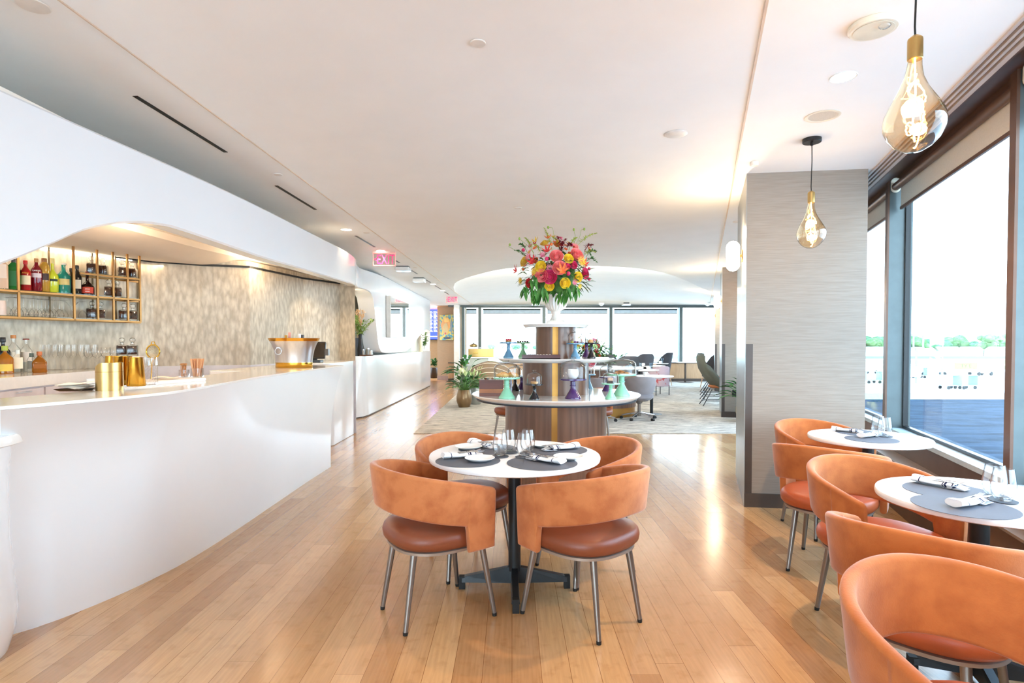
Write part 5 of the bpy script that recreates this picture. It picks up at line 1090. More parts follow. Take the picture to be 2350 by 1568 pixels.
# ---- urn
ZU = 1.5275
t = T('flower_urn', 'white fluted pedestal urn on top of the display tower', 'urn', (TX, TY, ZU)); k = 5.2/F
prof = [(22, 10), (14, 14), (10.5, 20), (9.5, 28), (11, 31), (10, 33), (12, 35), (21, 40), (25.5, 48), (26.5, 58), (25.5, 70), (26, 76), (28, 78)]
m = MB(); n = 96
def flu(r, z, amt): return [((r*(1-amt*(.5-.5*cos(20*a))))*cos(a)*k, (r*(1-amt*(.5-.5*cos(20*a))))*sin(a)*k, z*k) for a in [2*pi*j/n for j in range(n)]]
m.loft([flu(r, z-4, .10 if 37 < z < 77 else (.05 if z < 29 else 0)) for r, z in prof]+[flu(24, 72, 0), flu(22, 60, 0)], caps=False); m.build('bowl', mat('urn_white', '#EEE6DE', .3), t, smooth=50)
m = MB(); slab(m, 0, 0, .165, .165, 0, .028, r=.006); slab(m, 0, 0, .15, .15, .028, .034, r=.006); m.build('plinth', mm('urn_white2', '#EEE6DE', .3), t)
# ---- flowers
def rose(m, c, r, d, layers=4):
    """cupped petals round a centre facing d"""
    d = V(d).normalized(); M_ = d.to_track_quat('Z', 'Y').to_matrix()
    for L_ in range(layers):
        f = (L_+1)/layers; n = 3+L_; 
        for j in range(n):
            a0 = 2*pi*j/n+L_*.7; hw = pi/n*1.25; rr = r*f
            def pt(u, v, a0=a0, hw=hw, rr=rr, f=f):
                a = a0-hw+2*hw*u; e = .55+.45*v; q = rr*(.35+.65*sin(pi/2*v)*(1 if v < .8 else 1+.12*sin(pi*u)))*(.96 if 0 < u < 1 else 1.0); z = r*(-.55+v*(1.15-.35*f)*1.1-.25*f*v*v)
                return V(c)+M_ @ V((q*cos(a), q*sin(a), z))
            m.grid(pt, 5, 4)
    m.ball(V(c)-d*r*.15, r*.42, 8, 5)
def petals_flower(m, c, r, d, n=8, w=.3, curl=.3):
    d = V(d).normalized(); M_ = d.to_track_quat('Z', 'Y').to_matrix()
    for j in range(n):
        a = 2*pi*j/n; dr = M_ @ V((cos(a), sin(a), .45)); leaf(m, V(c), dr, r, r*w, curl, up=d)
rosem = lambda k, a, b_: mm('petal_'+k, a, .6, scale=50, col2=b_, sheen=.2)
PETC = {'coral': ('#E9656A', '#F59A90'), 'yellow': ('#EBC516', '#F7DF3F'), 'magenta': ('#C8124E', '#E43A74'), 'red': ('#C41624', '#E0352E'), 'orange': ('#E85B22', '#F58A3A'), 'pink': ('#E0708E', '#F2A7B4'), 'gold': ('#D8A91C', '#EBCB55')}
def bouquet(t, spec, kpx, y, zc, cx, cy, leaves=True):
    """spec entries: (px, py, r_px, depth_offset, kind, colour)"""
    for (px, py, rp_, dy, kind, c) in spec:
        q = at_y(px, py, y+dy); loc = q-t.location; ctr = V((cx, cy, zc))-t.location; d = (loc-ctr); d = V((d.x, d.y-.12, d.z*.8)); r = rp_*1.22/F*y; m = MB()
        if kind == 'rose': rose(m, loc, r, d)
        elif kind == 'mum':
            for L_ in range(3): petals_flower(m, loc, r*(1-.25*L_), d, 14, .18, -.2*L_)
        elif kind == 'lily': petals_flower(m, loc, r, d, 6, .34, -.4)
        else: m.ball(loc, r, 10, 7, j=.06)
        m.build({'rose': 'rose_bloom', 'mum': 'chrysanthemum_bloom', 'lily': 'lily_bloom', 'bud': 'round_bud'}[kind], rosem(c, *PETC[c]), t, smooth=60)
bq = T('flower_bouquet', 'large bright bouquet of pink, yellow and red flowers in the white urn', 'flowers', (TX, TY, ZU+.27))
spec = [(1277, 588, 12.5, -.22, 'rose', 'coral'), (1284, 615, 13, -.26, 'rose', 'coral'), (1243, 633, 12, -.24, 'rose', 'coral'), (1324, 585, 14, -.16, 'rose', 'coral'), (1262, 636, 13, -.25, 'rose', 'magenta'), (1343, 628, 11, -.1, 'rose', 'magenta'), (1241, 612, 10.5, -.24, 'rose', 'yellow'), (1305, 594, 9.5, -.22, 'rose', 'yellow'), (1297, 650, 10, -.24, 'rose', 'yellow'), (1326, 636, 10, -.2, 'rose', 'yellow'), (1261, 657, 9, -.22, 'rose', 'yellow'), (1203, 600, 10, -.1, 'rose', 'gold'), (1229, 623, 9.5, -.2, 'mum', 'gold'), (1332, 602, 13, -.16, 'mum', 'gold'), (1197, 645, 9, -.08, 'mum', 'gold'), (1329, 657, 7, -.1, 'mum', 'gold'),
        (1215, 650, 9, -.14, 'rose', 'red'), (1222, 603, 12, -.18, 'lily', 'red'), (1256, 578, 11, -.12, 'lily', 'red'), (1186, 622, 10, -.02, 'lily', 'red'), (1290, 622, 13, -.28, 'lily', 'orange'), (1340, 607, 11, -.12, 'lily', 'red'), (1214, 590, 9, -.12, 'mum', 'pink'), (1247, 587, 9, -.14, 'mum', 'pink'), (1262, 616, 9, -.22, 'mum', 'pink'), (1250, 558, 9, -.02, 'rose', 'gold'), (1258, 548, 9, .0, 'lily', 'orange'), (1229, 556, 10, 0, 'lily', 'gold'), (1320, 567, 9, -.08, 'mum', 'coral'), (1316, 608, 8, -.2, 'rose', 'magenta'), (1302, 612, 6, -.24, 'rose', 'magenta'), (1259, 664, 3, -.2, 'bud', 'red'), (1255, 594, 4, -.2, 'bud', 'magenta'), (1352, 617, 3, 0, 'bud', 'magenta'), (1352, 641, 3, 0, 'bud', 'magenta'), (1201, 574, 3.5, 0, 'bud', 'magenta'), (1304, 628, 4, -.24, 'bud', 'magenta'), (1318, 648, 7, -.2, 'mum', 'pink'), (1280, 560, 10, .05, 'rose', 'orange'), (1351, 575, 8, .02, 'lily', 'orange'), (1240, 645, 5, -.1, 'mum', 'orange'), (1270, 545, 8, .08, 'mum', 'gold'), (1306, 560, 8, .05, 'mum', 'gold')]
random.seed(77)
for i in range(44):
    a = random.uniform(0, 2*pi); q = random.uniform(.35, 1)**.6
    spec.append((1272+80*q*cos(a), 604+58*q*sin(a)*(1 if sin(a) < 0 else .85), random.uniform(4.5, 8), -.22+.24*q, random.choice(['mum', 'lily', 'rose', 'mum', 'bud']) if q > .5 else 'mum', random.choice(['pink', 'orange', 'red', 'gold', 'coral', 'magenta', 'orange'])))
spec = [(x, y, r*(.45 if k == 'bud' and r > 4.5 else 1), d, k, c) for x, y, r, d, k, c in spec]
bouquet(bq, spec, 1, 5.2, 1.95, TX, TY)
random.seed(21); m = MB(); ms = MB(); C0 = V((0, 0, .0))
for i in range(330):
    a = random.uniform(0, 2*pi); e = random.uniform(-.25, 1.2); rr = random.uniform(.16, .31); c = V((rr*cos(e)*cos(a), rr*cos(e)*sin(a)*.8, .13+rr*sin(e)*.85)); leaf(m, c, V((cos(a), sin(a), random.uniform(-.5, .7))), random.uniform(.05, .09), .026, .3)
m.ball((0, 0, .13), .2, 16, 10, (1, .85, .8), .05)
for i in range(24):
    a = random.uniform(0, 2*pi); c = V((.20*cos(a)*random.uniform(.6, 1.4), .15*sin(a), random.uniform(.02, .12))); leaf(m, c, V((cos(a)*.9, sin(a)*.5, -.35)), random.uniform(.05, .09), .034, .5)
m.build('foliage', mm('bouquet_leaf', '#234A1E', .5, scale=25, col2='#4F8236'), bq)
def frond(px0, py0, px1, py1, col, n=34, L=.035, name='fern_frond', dy=0, w=.008):
    a, b_ = at_y(px0, py0, 5.2+dy)-bq.location, at_y(px1, py1, 5.2+dy)-bq.location; m = MB(); pts = [a.lerp(b_, u)+V((0, 0, .03*sin(pi*u))) for u in [i/8 for i in range(9)]]; m.tube(pts, .002, 4)
    for i in range(n):
        u = .25+.75*i/n; c = a.lerp(b_, u)+V((0, 0, .03*sin(pi*u))); ln = L*(1.15-u); dr = V((random.uniform(-1, 1), random.uniform(-1, 1), random.uniform(-.3, .8)))
        leaf(m, c, dr, ln, w, .1, n=2)
    m.build(name, mm('frond_'+col[1:], col, .6, scale=40, var=.2), bq)
for a in ((1268, 580, 1248, 522), (1285, 575, 1268, 545), (1225, 585, 1203, 545), (1320, 570, 1371, 535), (1305, 575, 1325, 545), (1245, 590, 1222, 560), (1337, 590, 1368, 580)): frond(*a, '#A5B83C', 60, .045)
for a in ((1290, 580, 1278, 543), (1300, 575, 1312, 562), (1285, 585, 1300, 548), (1340, 580, 1362, 563), (1280, 590, 1292, 570)): frond(*a, '#7E1622', 50, .06, 'amaranth_plume', -.05, .010)
for a in ((1215, 600, 1180, 575), (1210, 580, 1190, 562), (1345, 600, 1372, 604), (1345, 590, 1370, 578)): frond(*a, '#3E6E2E', 24, .05, 'leafy_sprig', 0, .018)
for a in ((1215, 595, 1167, 566, 1170, 562), (1225, 580, 1192, 548, 1192, 548), (1270, 560, 1268, 523, 1258, 522), (1318, 560, 1317, 526, 1317, 527), (1322, 560, 1334, 528, 1341, 526)):
    m = MB(); p0, p1, p2 = at_y(a[0], a[1], 5.2)-bq.location, at_y(a[2], a[3], 5.2)-bq.location, at_y(a[4], a[5], 5.2)-bq.location; m.tube([p0, p0.lerp(p1, .5)+V((.01, 0, .0)), p1, p2], .0018, 5); m.ball(p2, .012, 8, 6, (.8, .8, 1.2)); m.build('poppy_stem', mm('poppy_green', '#8FA84A', .6), bq)
for (px, py, L) in ((1207, 655, 22), (1222, 660, 28), (1238, 662, 30), (1247, 660, 26), (1284, 668, 20), (1302, 655, 34), (1325, 655, 24), (1224, 632, 26)):
    m = MB()
    for k in range(5): leaf(m, at_y(px, py, 4.98)-bq.location+V((random.uniform(-.02, .02), 0, -.012*k)), (random.uniform(-.5, .5), -.3, -1), L/F*5.2, .034, .1)
    m.build('hanging_leaf', mm('hang_leaf', '#2F6B2A', .45, scale=30, col2='#5B9440'), bq)
# ================================================================ LOUNGE BEYOND
# second walnut island with bouquet
IX, IY = 1.72, 11.0
t = T('lounge_island', 'round walnut island with gold plinth and white stone top behind the tower', 'display stand', (IX, IY, 0))
MB().lathe([(.62, 0), (.62, .18)], 48).build('plinth', gold_strip, t); MB().lathe([(.64, .18), (.64, .86)], 56).build('drum', walnut, t)
MB().lathe([(.001, .87), (.74, .87), (.78, .895), (.775, .912), (.001, .912)], 60, cap=False).build('top', quartz, t)
b2 = T('flower_bouquet', 'low wide flower bouquet on the lounge island, seen behind the cake stands', 'flowers', (at_y(1352, 800, 11.0).x, 10.9, .913))
MB().lathe([(.08, 0), (.12, .05), (.15, .12), (.14, .12)], 20).build('bowl', white_cer, b2)
random.seed(9); m = MB()
for i in range(260):
    a = random.uniform(0, 2*pi); rr = random.uniform(.05, .42); c = V((rr*cos(a), rr*sin(a)*.6, random.uniform(.1, .45)*(1.2-rr))); leaf(m, c, V((cos(a), sin(a), random.uniform(-.5, .8))), .14, .05, .3)
m.build('foliage', mm('bouquet_leaf', '#234A1E'), b2)
sp2 = [(1330, 776, 6, -.1, 'mum', 'gold'), (1336, 785, 6, -.15, 'lily', 'orange'), (1366, 783, 7, -.1, 'rose', 'magenta'), (1371, 792, 6, -.15, 'rose', 'coral'), (1328, 795, 7, -.15, 'mum', 'gold'), (1369, 808, 7, -.2, 'lily', 'red'), (1374, 815, 5, -.1, 'rose', 'orange'), (1357, 834, 7, -.3, 'rose', 'pink'), (1344, 800, 7, -.2, 'rose', 'orange')]
bouquet(b2, sp2, 1, 11.0, 1.1, b2.location.x, 11.0)
m = MB()
for a in range(26): frx = random.uniform(-.35, .35); m.tube([(frx*.3, 0, .1), (frx*.7, -.03, .3+.2*random.random()), (frx, -.06, .45+.15*random.random())], .006, 5)
m.build('stems', mm('stem_green', '#4E7A35'), b2)
# ---- swivel chairs
def swivel(p, rz, label):
    t = T('swivel_chair', label, 'chair', p, rz); gm = mm('grey_wool', '#8A8386', .9, sheen=.3)
    rings = []
    for i in range(25):
        u = -1+2*i/24; a = u*R(118); zt = .78-.17*abs(u)**2.2; ring = []
        for k in range(9):
            v = k/8; r = .16+.135*min(1, v*1.3)**.6; z = .36+(zt-.36)*v; ring.append((r*1.0*sin(a), -r*cos(a), z))
        for k in range(8, -1, -1):
            v = k/8; r = .16+.135*min(1, v*1.3)**.6-.03; z = .36+(zt-.36)*v; ring.append((r*sin(a), -r*cos(a), z+.0))
        rings.append(ring)
    MB().loft(rings).build('shell', gm, t, smooth=60)
    m = MB(); m.lathe([(.001, .36), (.2, .36), (.25, .40), (.255, .45), (.22, .475), (.001, .48)], 28, cap=False); m.build('seat', gm, t)
    MB().lathe([(.09, .355), (.05, .30), (.028, .28), (.028, .13), (.04, .12), (.04, .07)], 16).build('column', steel, t)
    for k in range(5):
        a = 2*pi*k/5+.3; c, s_ = cos(a), sin(a); m = MB(); m.tube([(.02*c, .02*s_, .13), (.16*c, .16*s_, .105), (.31*c, .31*s_, .075)], [.018, .014, .011], 8); ar = m.build('star_leg', chrome, t)
        m = MB(); m.tube([(.315*c-.022*s_, .315*s_+.022*c, .03), (.315*c+.022*s_, .315*s_-.022*c, .03)], .029, 14); m.build('caster', rubber, ar)
    return t
sw = swivel((2.27, 10.25, 0), R(0), 'grey swivel armchair on castors at the lounge island, back toward the camera')
dup(sw, (1.48, 9.95, 0), R(-20), 'grey swivel armchair half hidden behind the tower, window side'); dup(sw, (-.15+.95, 10.9, 0), R(-80), 'grey swivel chair hidden behind the tower, bar side of the island')
oc = dup(ch, (1.12, 7.9, 0), R(10), 'rust suede armchair glimpsed behind the tower, between it and the island', 'dining chairs around the tower')
dup(ch, (at_y(1178, 900, 8.0).x, 8.0, 0), R(-60), 'rust suede armchair behind the tower on the bar side', 'dining chairs around the tower')
# ---- high-back lounge chairs
def highback(p, rz, label, top=1.08, wood=True, colr='#3F4046'):
    t = T('highback_chair', label, 'chair', p, rz); gm = mm('charcoal_felt_'+colr[1:], colr, .95); rings = []
    for i in range(21):
        u = -1+2*i/20; a = u*R(98); au = abs(u); zt = top-(top-.60)*max(0, (au-.22)/.78)**1.9; ring = []
        for sgn in (0, 1):
            ks = range(8) if sgn == 0 else range(7, -1, -1)
            for k in ks:
                v = k/7; r = (.24+.06*v-.035*sgn); z = .33+(zt-.33)*v; ring.append((r*1.08*sin(a), -(r)*cos(a)-.10*max(0, z-.5), z))
        rings.append(ring)
    MB().loft(rings).build('shell', gm, t, smooth=60)
    m = MB(); slab(m, 0, .03, .46, .46, .34, .45, r=.14, b=.03); m.build('seat', gm, t)
    lm = mm('ash_leg', '#C8A88C', .5) if wood else black_metal
    m = MB(); slab(m, 0, .02, .44, .44, .31, .335, r=.1, b=.004); m.build('seat_rail', lm, t)
    for x, y in ((.19, .19), (-.19, .19), (.17, -.19), (-.17, -.19)):
        m = MB(); m.tube([(x, y, .33), (x*1.25, y*1.25, 0)], [.018, .011], 8); m.build('leg', lm, t)
    return t
hx = lambda px, y: (at_y(px, 800, y).x, y, 0)
hb = highback(hx(1434, 13.3), R(8), 'charcoal high-back chair just behind the tall jade cake stand')
dup(hb, hx(1473, 16.4), R(15), 'charcoal high-back chair in the middle of the far lounge row'); dup(hb, hx(1519, 18.6), R(40), 'charcoal high-back chair with ash legs nearest the slim cafe table')
dup(hb, hx(1391, 15.5), R(-10), 'charcoal high-back chair partly hidden by the second bouquet'); dup(hb, hx(1634, 17.6), R(30), 'dark high-back chair behind the row of shell chairs', None)
dup(hb, hx(1383, 13.8), R(-20), 'dark chair low behind the bouquet foliage')
# floral armchair
t = T('floral_armchair', 'mauve armchair with red floral pattern and black legs beyond the white tables', 'chair', hx(1511, 15.2), R(20)); fm = mat('floral_fabric', '#A8949C', .9, scale=9, col2='#A23A3C', contrast=(.6, .66)); rings = []
for i in range(19):
    u = -1+2*i/18; a = u*R(110); zt = .76-.12*abs(u)**2
    rings.append([((.29-.05*s_)*sin(a), -(.29-.05*s_)*cos(a), z) for s_, z in ((0, .25), (0, .5), (0, zt), (.5, zt+.015), (1, zt), (1, .5), (1, .25))])
MB().loft(rings).build('shell', fm, t, smooth=60); m = MB(); slab(m, 0, .02, .48, .48, .27, .44, r=.12, b=.03); m.build('seat', fm, t)
for x, y in ((.2, .2), (-.2, .2), (.2, -.2), (-.2, -.2)):
    m = MB(); m.tube([(x, y, .27), (x, y, 0)], .012, 6); m.build('leg', black_metal, t)
# white round tables in the lounge
def ltable(p, r, label, zt=.745):
    t = T('lounge_table', label, 'table', p); MB().lathe([(.001, zt-.025), (r*.95, zt-.025), (r, zt-.01), (r-.004, zt), (.001, zt)], 48, cap=False).build('tabletop', table_white, t)
    m = MB(); m.lathe([(.2, 0), (.2, .012), (.03, .02), (.03, zt-.03)], 20); m.build('pedestal', black_metal, t); return t
ltable(hx(1496, 11.0), .41, 'white round lounge table just behind the grey swivel chair'); ltable(hx(1468, 13.6), .45, 'white round lounge table laid with glasses, behind the tall jade stand'); ltable(hx(1492, 16.2), .42, 'white round lounge table between the charcoal chairs'); ltable(hx(1510, 18.2), .33, 'white round lounge table nearest the last charcoal chair')
ltable(hx(1393, 12.6), .40, 'white round lounge table behind the second bouquet')
t = T('cafe_table', 'small square cafe table on one slim pole below the far window', 'table', hx(1573, 20.15)); m = MB(); slab(m, 0, 0, .62, .62, .70, .725, r=.02); m.build('tabletop', table_white, t); m = MB(); m.tube([(0, 0, .012), (0, 0, .7)], .035, 10); m.build('pole', mm('bronze_pole', '#4A4038', .4), t); m = MB(); slab(m, 0, 0, .5, .5, 0, .012, r=.02); m.build('base', mm('bronze_pole', '#4A4038'), t)
# crockery on the lounge tables
def cup(px, py, z, y=None): q = at_z(px, py, z) if y is None else V((at_y(px, 800, y).x, y, z)); return q
cu = T('coffee_cup', 'white coffee cup on the table just behind the grey swivel chair', 'cup', V((at_y(1481, 800, 10.85).x, 10.85, .745)))
m = MB(); m.lathe([(.001, 0), (.03, 0), (.045, .04), (.048, .075), (.045, .075), (.04, .03), (.001, .008)], 20, cap=False); m.build('cup', white_cer, cu)
m = MB(); m.tube([(.045+.026*sin(a), 0, .04+.022*cos(a)) for a in [pi*k/8 for k in range(9)]], .005, 6); m.build('handle', white_cer, cu)
for px, y, l in ((1488, 13.4, 'white cup on the laid table behind the jade stand'), (1476, 16.0, 'white cup on the table between the charcoal chairs'), (1466, 16.1, 'second white cup beside it, nearer the bar, between the charcoal chairs'), (1515, 18.0, 'white cup on the table nearest the last charcoal chair'), (1460, 13.5, 'white cup nearer the bar on the laid table')):
    dup(cu, V((at_y(px, 800, y).x, y, .745)), random.uniform(-1, 1), l)
gt = MB().lathe([(.001, 0), (.03, 0), (.036, .16), (.034, .16), (.028, .008)], 16, cap=False).build('water_glass', glass('lounge_glass', (.86, .92, .96), edge=.5, refl=1.6), loc=V((at_y(1494, 800, 13.5).x, 13.5, .745))); tag(gt, 'tall water glass on the laid table behind the jade stand', 'glass')
for px, y, l in ((1520, 18.1, 'water glass on the table nearest the last charcoal chair'), (1464, 13.3, 'water glass nearer the bar on the laid table'), (1470, 13.8, 'third water glass at the back of the laid table'), (1396, 12.5, 'water glass on the table behind the second bouquet')): dup(gt, V((at_y(px, 800, y).x, y, .745)), 0, l)
# ---- shell chairs with black wire legs on the window side
def shell(p, rz, label, col='#4E5148'):
    t = T('shell_chair', label, 'chair', p, rz); prof = [(-.40, 1.10), (-.405, 1.0), (-.36, .82), (-.25, .62), (-.10, .44), (.06, .33), (.24, .32), (.32, .36)]
    m = MB(); rings = []
    for i, (x, z) in enumerate(prof):
        w = (.20, .24, .29, .32, .33, .31, .28, .25)[i]; nx, nz = (.045, .0) if i < 3 else (.035, .035); ring = []
        for k in range(11):
            v = -1+2*k/10; ring.append((x+.10*v*v*(1 if i < 5 else .3), w*v, z+.10*v*v*(0 if i < 3 else 1)))
        for k in range(10, -1, -1):
            v = -1+2*k/10; ring.append((x+nx+.10*v*v*(1 if i < 5 else .3), w*v, z+nz+.10*v*v*(0 if i < 3 else 1)))
        rings.append(ring)
    m.loft(rings); m.build('shell', mm('olive_shell_'+col[1:], col, .75), t, smooth=60)
    m = MB(); slab(m, .08, 0, .44, .44, .40, .46, r=.12, b=.02); m.build('cushion', mm('rust_cushion', '#A8653A', .8), t)
    for sx, sy in ((.2, .2), (.2, -.2), (-.18, .2), (-.18, -.2)):
        m = MB(); m.tube([(sx*.5, sy*.6, .36), (sx*1.5-.03, sy*1.15, 0)], .0105, 7); m.build('leg', black, t)
    m = MB(); m.tube([(-.24, .2, .12), (.24, .2, .12)], .007, 6); m.tube([(-.24, -.2, .12), (.24, -.2, .12)], .007, 6); m.tube([(-.24, -.2, .12), (-.24, .2, .12)], .007, 6); m.build('stretcher', black, t)
    return t
s1 = shell((at_y(1640, 800, 12.6).x+.02, 12.6, 0), R(-8), 'olive shell lounge chair with wire legs, nearest in the row along the columns')
for k, (y, l) in enumerate(((13.7, 'olive shell lounge chair, second in the row along the columns'), (14.8, 'olive shell lounge chair, third in the row along the columns'), (15.9, 'olive shell lounge chair, last in the row along the columns'))): dup(s1, (s1.location.x+.33*(y-12.6)+.0, y, 0), R(-10), l)
# ---- potted lilies
def lily_plant(p, label, potc, hs=1.0, nleaf=46, nf=9, seed=1, potl=None, rp=.165, hp=.38, metal=.7):
    pt = T('plant_pot', potl, 'plant pot', p); MB().lathe([(.001, 0), (rp*.62, 0), (rp*.75, .02), (rp, hp*.38), (rp*1.0, hp*.6), (rp*.82, hp*.95), (rp*.78, hp), (rp*.72, hp), (rp*.74, hp*.9), (.001, hp*.9)], 32, cap=False).build('pot', mm('pot_'+potc[1:], potc, .3, metal), pt)
    t = T('peace_lily', label, 'potted plant', (p[0], p[1], hp*.9)); random.seed(seed); m = MB(); ms = MB(); mf = MB()
    for i in range(nleaf):
        a = random.uniform(0, 2*pi); e = random.uniform(.2, 1.3); L = random.uniform(.14, .30)*hs; b = V((.03*cos(a), .03*sin(a), .02)); d = V((cos(a)*cos(e), sin(a)*cos(e), sin(e))); tip = b+d*L; ms.tube([b, tip], .003, 4); leaf(m, tip, V((d.x, d.y, d.z*.4+.1)), random.uniform(.15, .22)*hs, .075*hs, .4)
    for i in range(nf):
        a = random.uniform(0, 2*pi); rr = random.uniform(.03, .16)*hs; tip = V((rr*cos(a), rr*sin(a), random.uniform(.28, .42)*hs)); ms.tube([V((0, 0, 0)), tip*.6+V((0, 0, .03)), tip], .003, 4); leaf(mf, tip, V((.4*cos(a), .4*sin(a), 1)), .12*hs, .055*hs, .1)
    ms.build('stems', mm('stem_green', '#4E7A35'), t); m.build('foliage', green_leaf, t); mf.build('white_spathes', mm('spathe', '#E9EBD0', .5, col2='#B9CE72', scale=6), t)
lily_plant((at_y(1065, 900, 12.25).x, 12.25, 0), 'lush peace lily in the nearer bronze pot at the carpet edge', '#8A7152', 1.05, 60, 11, 2, 'nearer rounded bronze plant pot at the carpet edge')
lily_plant((at_y(1090, 900, 12.85).x, 12.85, 0), 'peace lily in the silver pot behind the bronze one', '#A9AFAE', 1.0, 46, 9, 6, 'silver rounded plant pot behind the bronze one', .18, .40)
lily_plant((at_y(1068, 900, 16.0).x, 16.0, 0), 'tall leafy plant behind the two lily pots', '#4A4A4A', 1.6, 50, 0, 9, 'dark pot of the tall plant behind the lily pots', .16, .5, .1)
lily_plant((at_y(1716, 900, 9.9).x, 9.9, 0), 'peace lily peeking past the edge of the first column', '#B59A4E', 1.25, 40, 5, 12, 'gold plant pot peeking past the first column', .19, .42)
lily_plant((at_y(1412, 900, 17.5).x, 17.5, 0), 'small plant standing behind the charcoal chairs', '#5A5A5A', 1.5, 30, 0, 14, 'grey pot hidden behind the charcoal chairs', .16, .7, .1)
# ---- banquette and buffet on the bar side
t = T('tub_sofa', 'brown channelled tub sofa with pale piping behind the tea box', 'sofa', (at_y(1126, 870, 14.6).x+.0, 14.6, 0)); sm = mat('taupe_leather', '#7A6650', .45)
rings = []
for i in range(33):
    u = -1+2*i/32; a = u*R(85); zt = .90-.26*max(0, abs(u)-.1)**1.3
    rings.append([((.52-.12*s_)*sin(a), -(.42-.12*s_)*cos(a), z) for s_, z in ((0, .12), (0, .3), (0, .5), (0, .7), (0, zt), (.5, zt+.03), (1, zt), (1, .3), (1, .12))])
MB().loft(rings).build('shell', sm, t, smooth=60)
for k in range(5):
    m = MB(); m.tube([((.528)*sin(u*R(85)), -(.428)*cos(u*R(85)), (.88-.115*k)-.26*max(0, abs(u)-.1)**1.3) for u in [-1+2*i/24 for i in range(25)]], .008, 5); m.build('piping', mm('pale_piping', '#D8CDBE', .5), t)
m = MB(); slab(m, 0, .05, .8, .6, 0, .42, r=.2, b=.04); m.build('seat', sm, t)
yb_ = 17.5; t = T('buffet_counter', 'grey and white buffet counter at the foot of the far window', 'counter', (at_y(1100, 800, yb_).x, yb_, 0)); w = 48/F*yb_
m = MB(); m.box(-w*.75, w*.75, -.4, .4, 0, .72); m.build('cabinet', mm('buffet_grey', '#A9ABA6', .5), t, smooth=0); m = MB(); m.box(-w*.45, w*.45, -.35, .35, .72, .93); m.build('plinth_box', mm('buffet_sage', '#B6BDB4', .4), t, smooth=0); m = MB(); slab(m, 0, 0, w*1.5, .84, .93, .96, r=.03); m.build('worktop', quartz, t)
t2 = T('brass_warmer', 'long brass food warmer with clear lid on the buffet counter', 'food warmer', t.location+V((.06, 0, .96))); w2 = 58/F*yb_
m = MB(); slab(m, 0, 0, w2, .4, 0, .25, r=.03); m.build('housing', brass_b, t2); m = MB(); m.tube([(-w2*.3, -.21, .12), (-w2*.3, -.24, .12), (-w2*.12, -.24, .12), (-w2*.12, -.21, .12)], .01, 6); m.build('handle', brass, t2); m = MB(); slab(m, .1, 0, w2*.8, .36, .25, .30, r=.03); m.build('lid', glass_dome, t2)
t3 = T('brass_pot', 'small dark brass lidded pot on the food warmer', 'pot', t2.location+V((-w2*.3, 0, .30))); MB().lathe([(.08, 0), (.13, .02), (.12, .07), (.05, .1), (.015, .11), (.02, .14), (.001, .145)], 20).build('pot', mm('aged_brass', '#8C7448', .35, .8), t3)
struct(MB().box(at_y(1155, 800, 20).x, at_y(1242, 800, 20).x, 19.4, 19.6, 0, .70).build('wall_low', oak))
# outlet on the second column
a, b_, fr, n = COL2; c = a+fr*.14+n*.008; q = at_y(1685, 903, c.y); t = T('wall_outlet', 'black wall outlet near the floor on the second column', 'outlet', V((q.x, q.y-.01, q.z)))
m = MB(); m.obox((0, 0, 0), (.078, .012, .125), atan2(fr.y, fr.x)); m.build('plate', black, t, smooth=0); m = MB(); m.obox((0, -.007, .025), (.03, .004, .03)); m.obox((0, -.007, -.025), (.03, .004, .03)); m.build('socket', mm('socket_dark', '#1E1E20', .3), t, smooth=0)
# ================================================================ OUTSIDE
GZ = -6.0
struct(MB().box(-400, 700, -200, 1200, GZ-.5, GZ).build('ground', mat('concrete_apron', '#EEEEEB', .8, scale=.05, var=.08)))
grs = mat('airfield_grass', '#8FA36A', .9, scale=.2, var=.1)
m = MB()
for y0, y1 in ((168, 196), (214, 262)): m.box(-400, 700, y0, y1, GZ, GZ+.04)
tag(m.build('grass', grs), 'dry green airfield grass strips beyond the apron', 'grass', kind='stuff')
tag(MB().box(-400, 700, 288, 296, GZ, GZ+1.2).build('perimeter_fence', mat('grey_green_fence', '#7E8C80', .8)), 'long low fence line before the distant trees', 'fence')
rd = mat('blue_grey_roofing', '#27313D', .95, scale=1.2, spec=.05, col2='#3C4A5A', stretch=(1, 5, 1), bump=.3, bscale=14)
dk = T('roof_deck', 'blue-grey textured flat roof just below the dining windows', 'roof', (0, 0, 0))
p = [ws(1.95, -5), ws(1.95, 8), ws(4.5, 18.9), ws(30, 10), ws(30, -5)]
m = MB(); m.prism([wp(1.95, .3), wp(1.95, 18.7), (26, 18.7), (5.5, .3)], -.7, -.45); m.build('roof_surface', rd, dk, smooth=0)
m = MB(); m.prism([wp(1.95, 18.7), wp(1.95, 18.9), (26.2, 18.9), (26, 18.7)], -.7, -.25); m.prism([wp(1.95, 3.9), wp(1.95, 2.1), wp(2.5, 2.1), wp(2.35, 3.9)][::-1], -.45, -.40); m.build('parapet', mm('pale_parapet', '#C9D3DA', .6), dk, smooth=0)
trees = [mat('tree_a', '#4F7A45', .9, scale=.4, col2='#7FA066'), mat('tree_b', '#3F6A48', .9, scale=.4, col2='#6E9468'), mat('tree_c', '#5F8452', .9, scale=.4, col2='#9AB47C')]; bark = mat('bark', '#6A5646', .9)
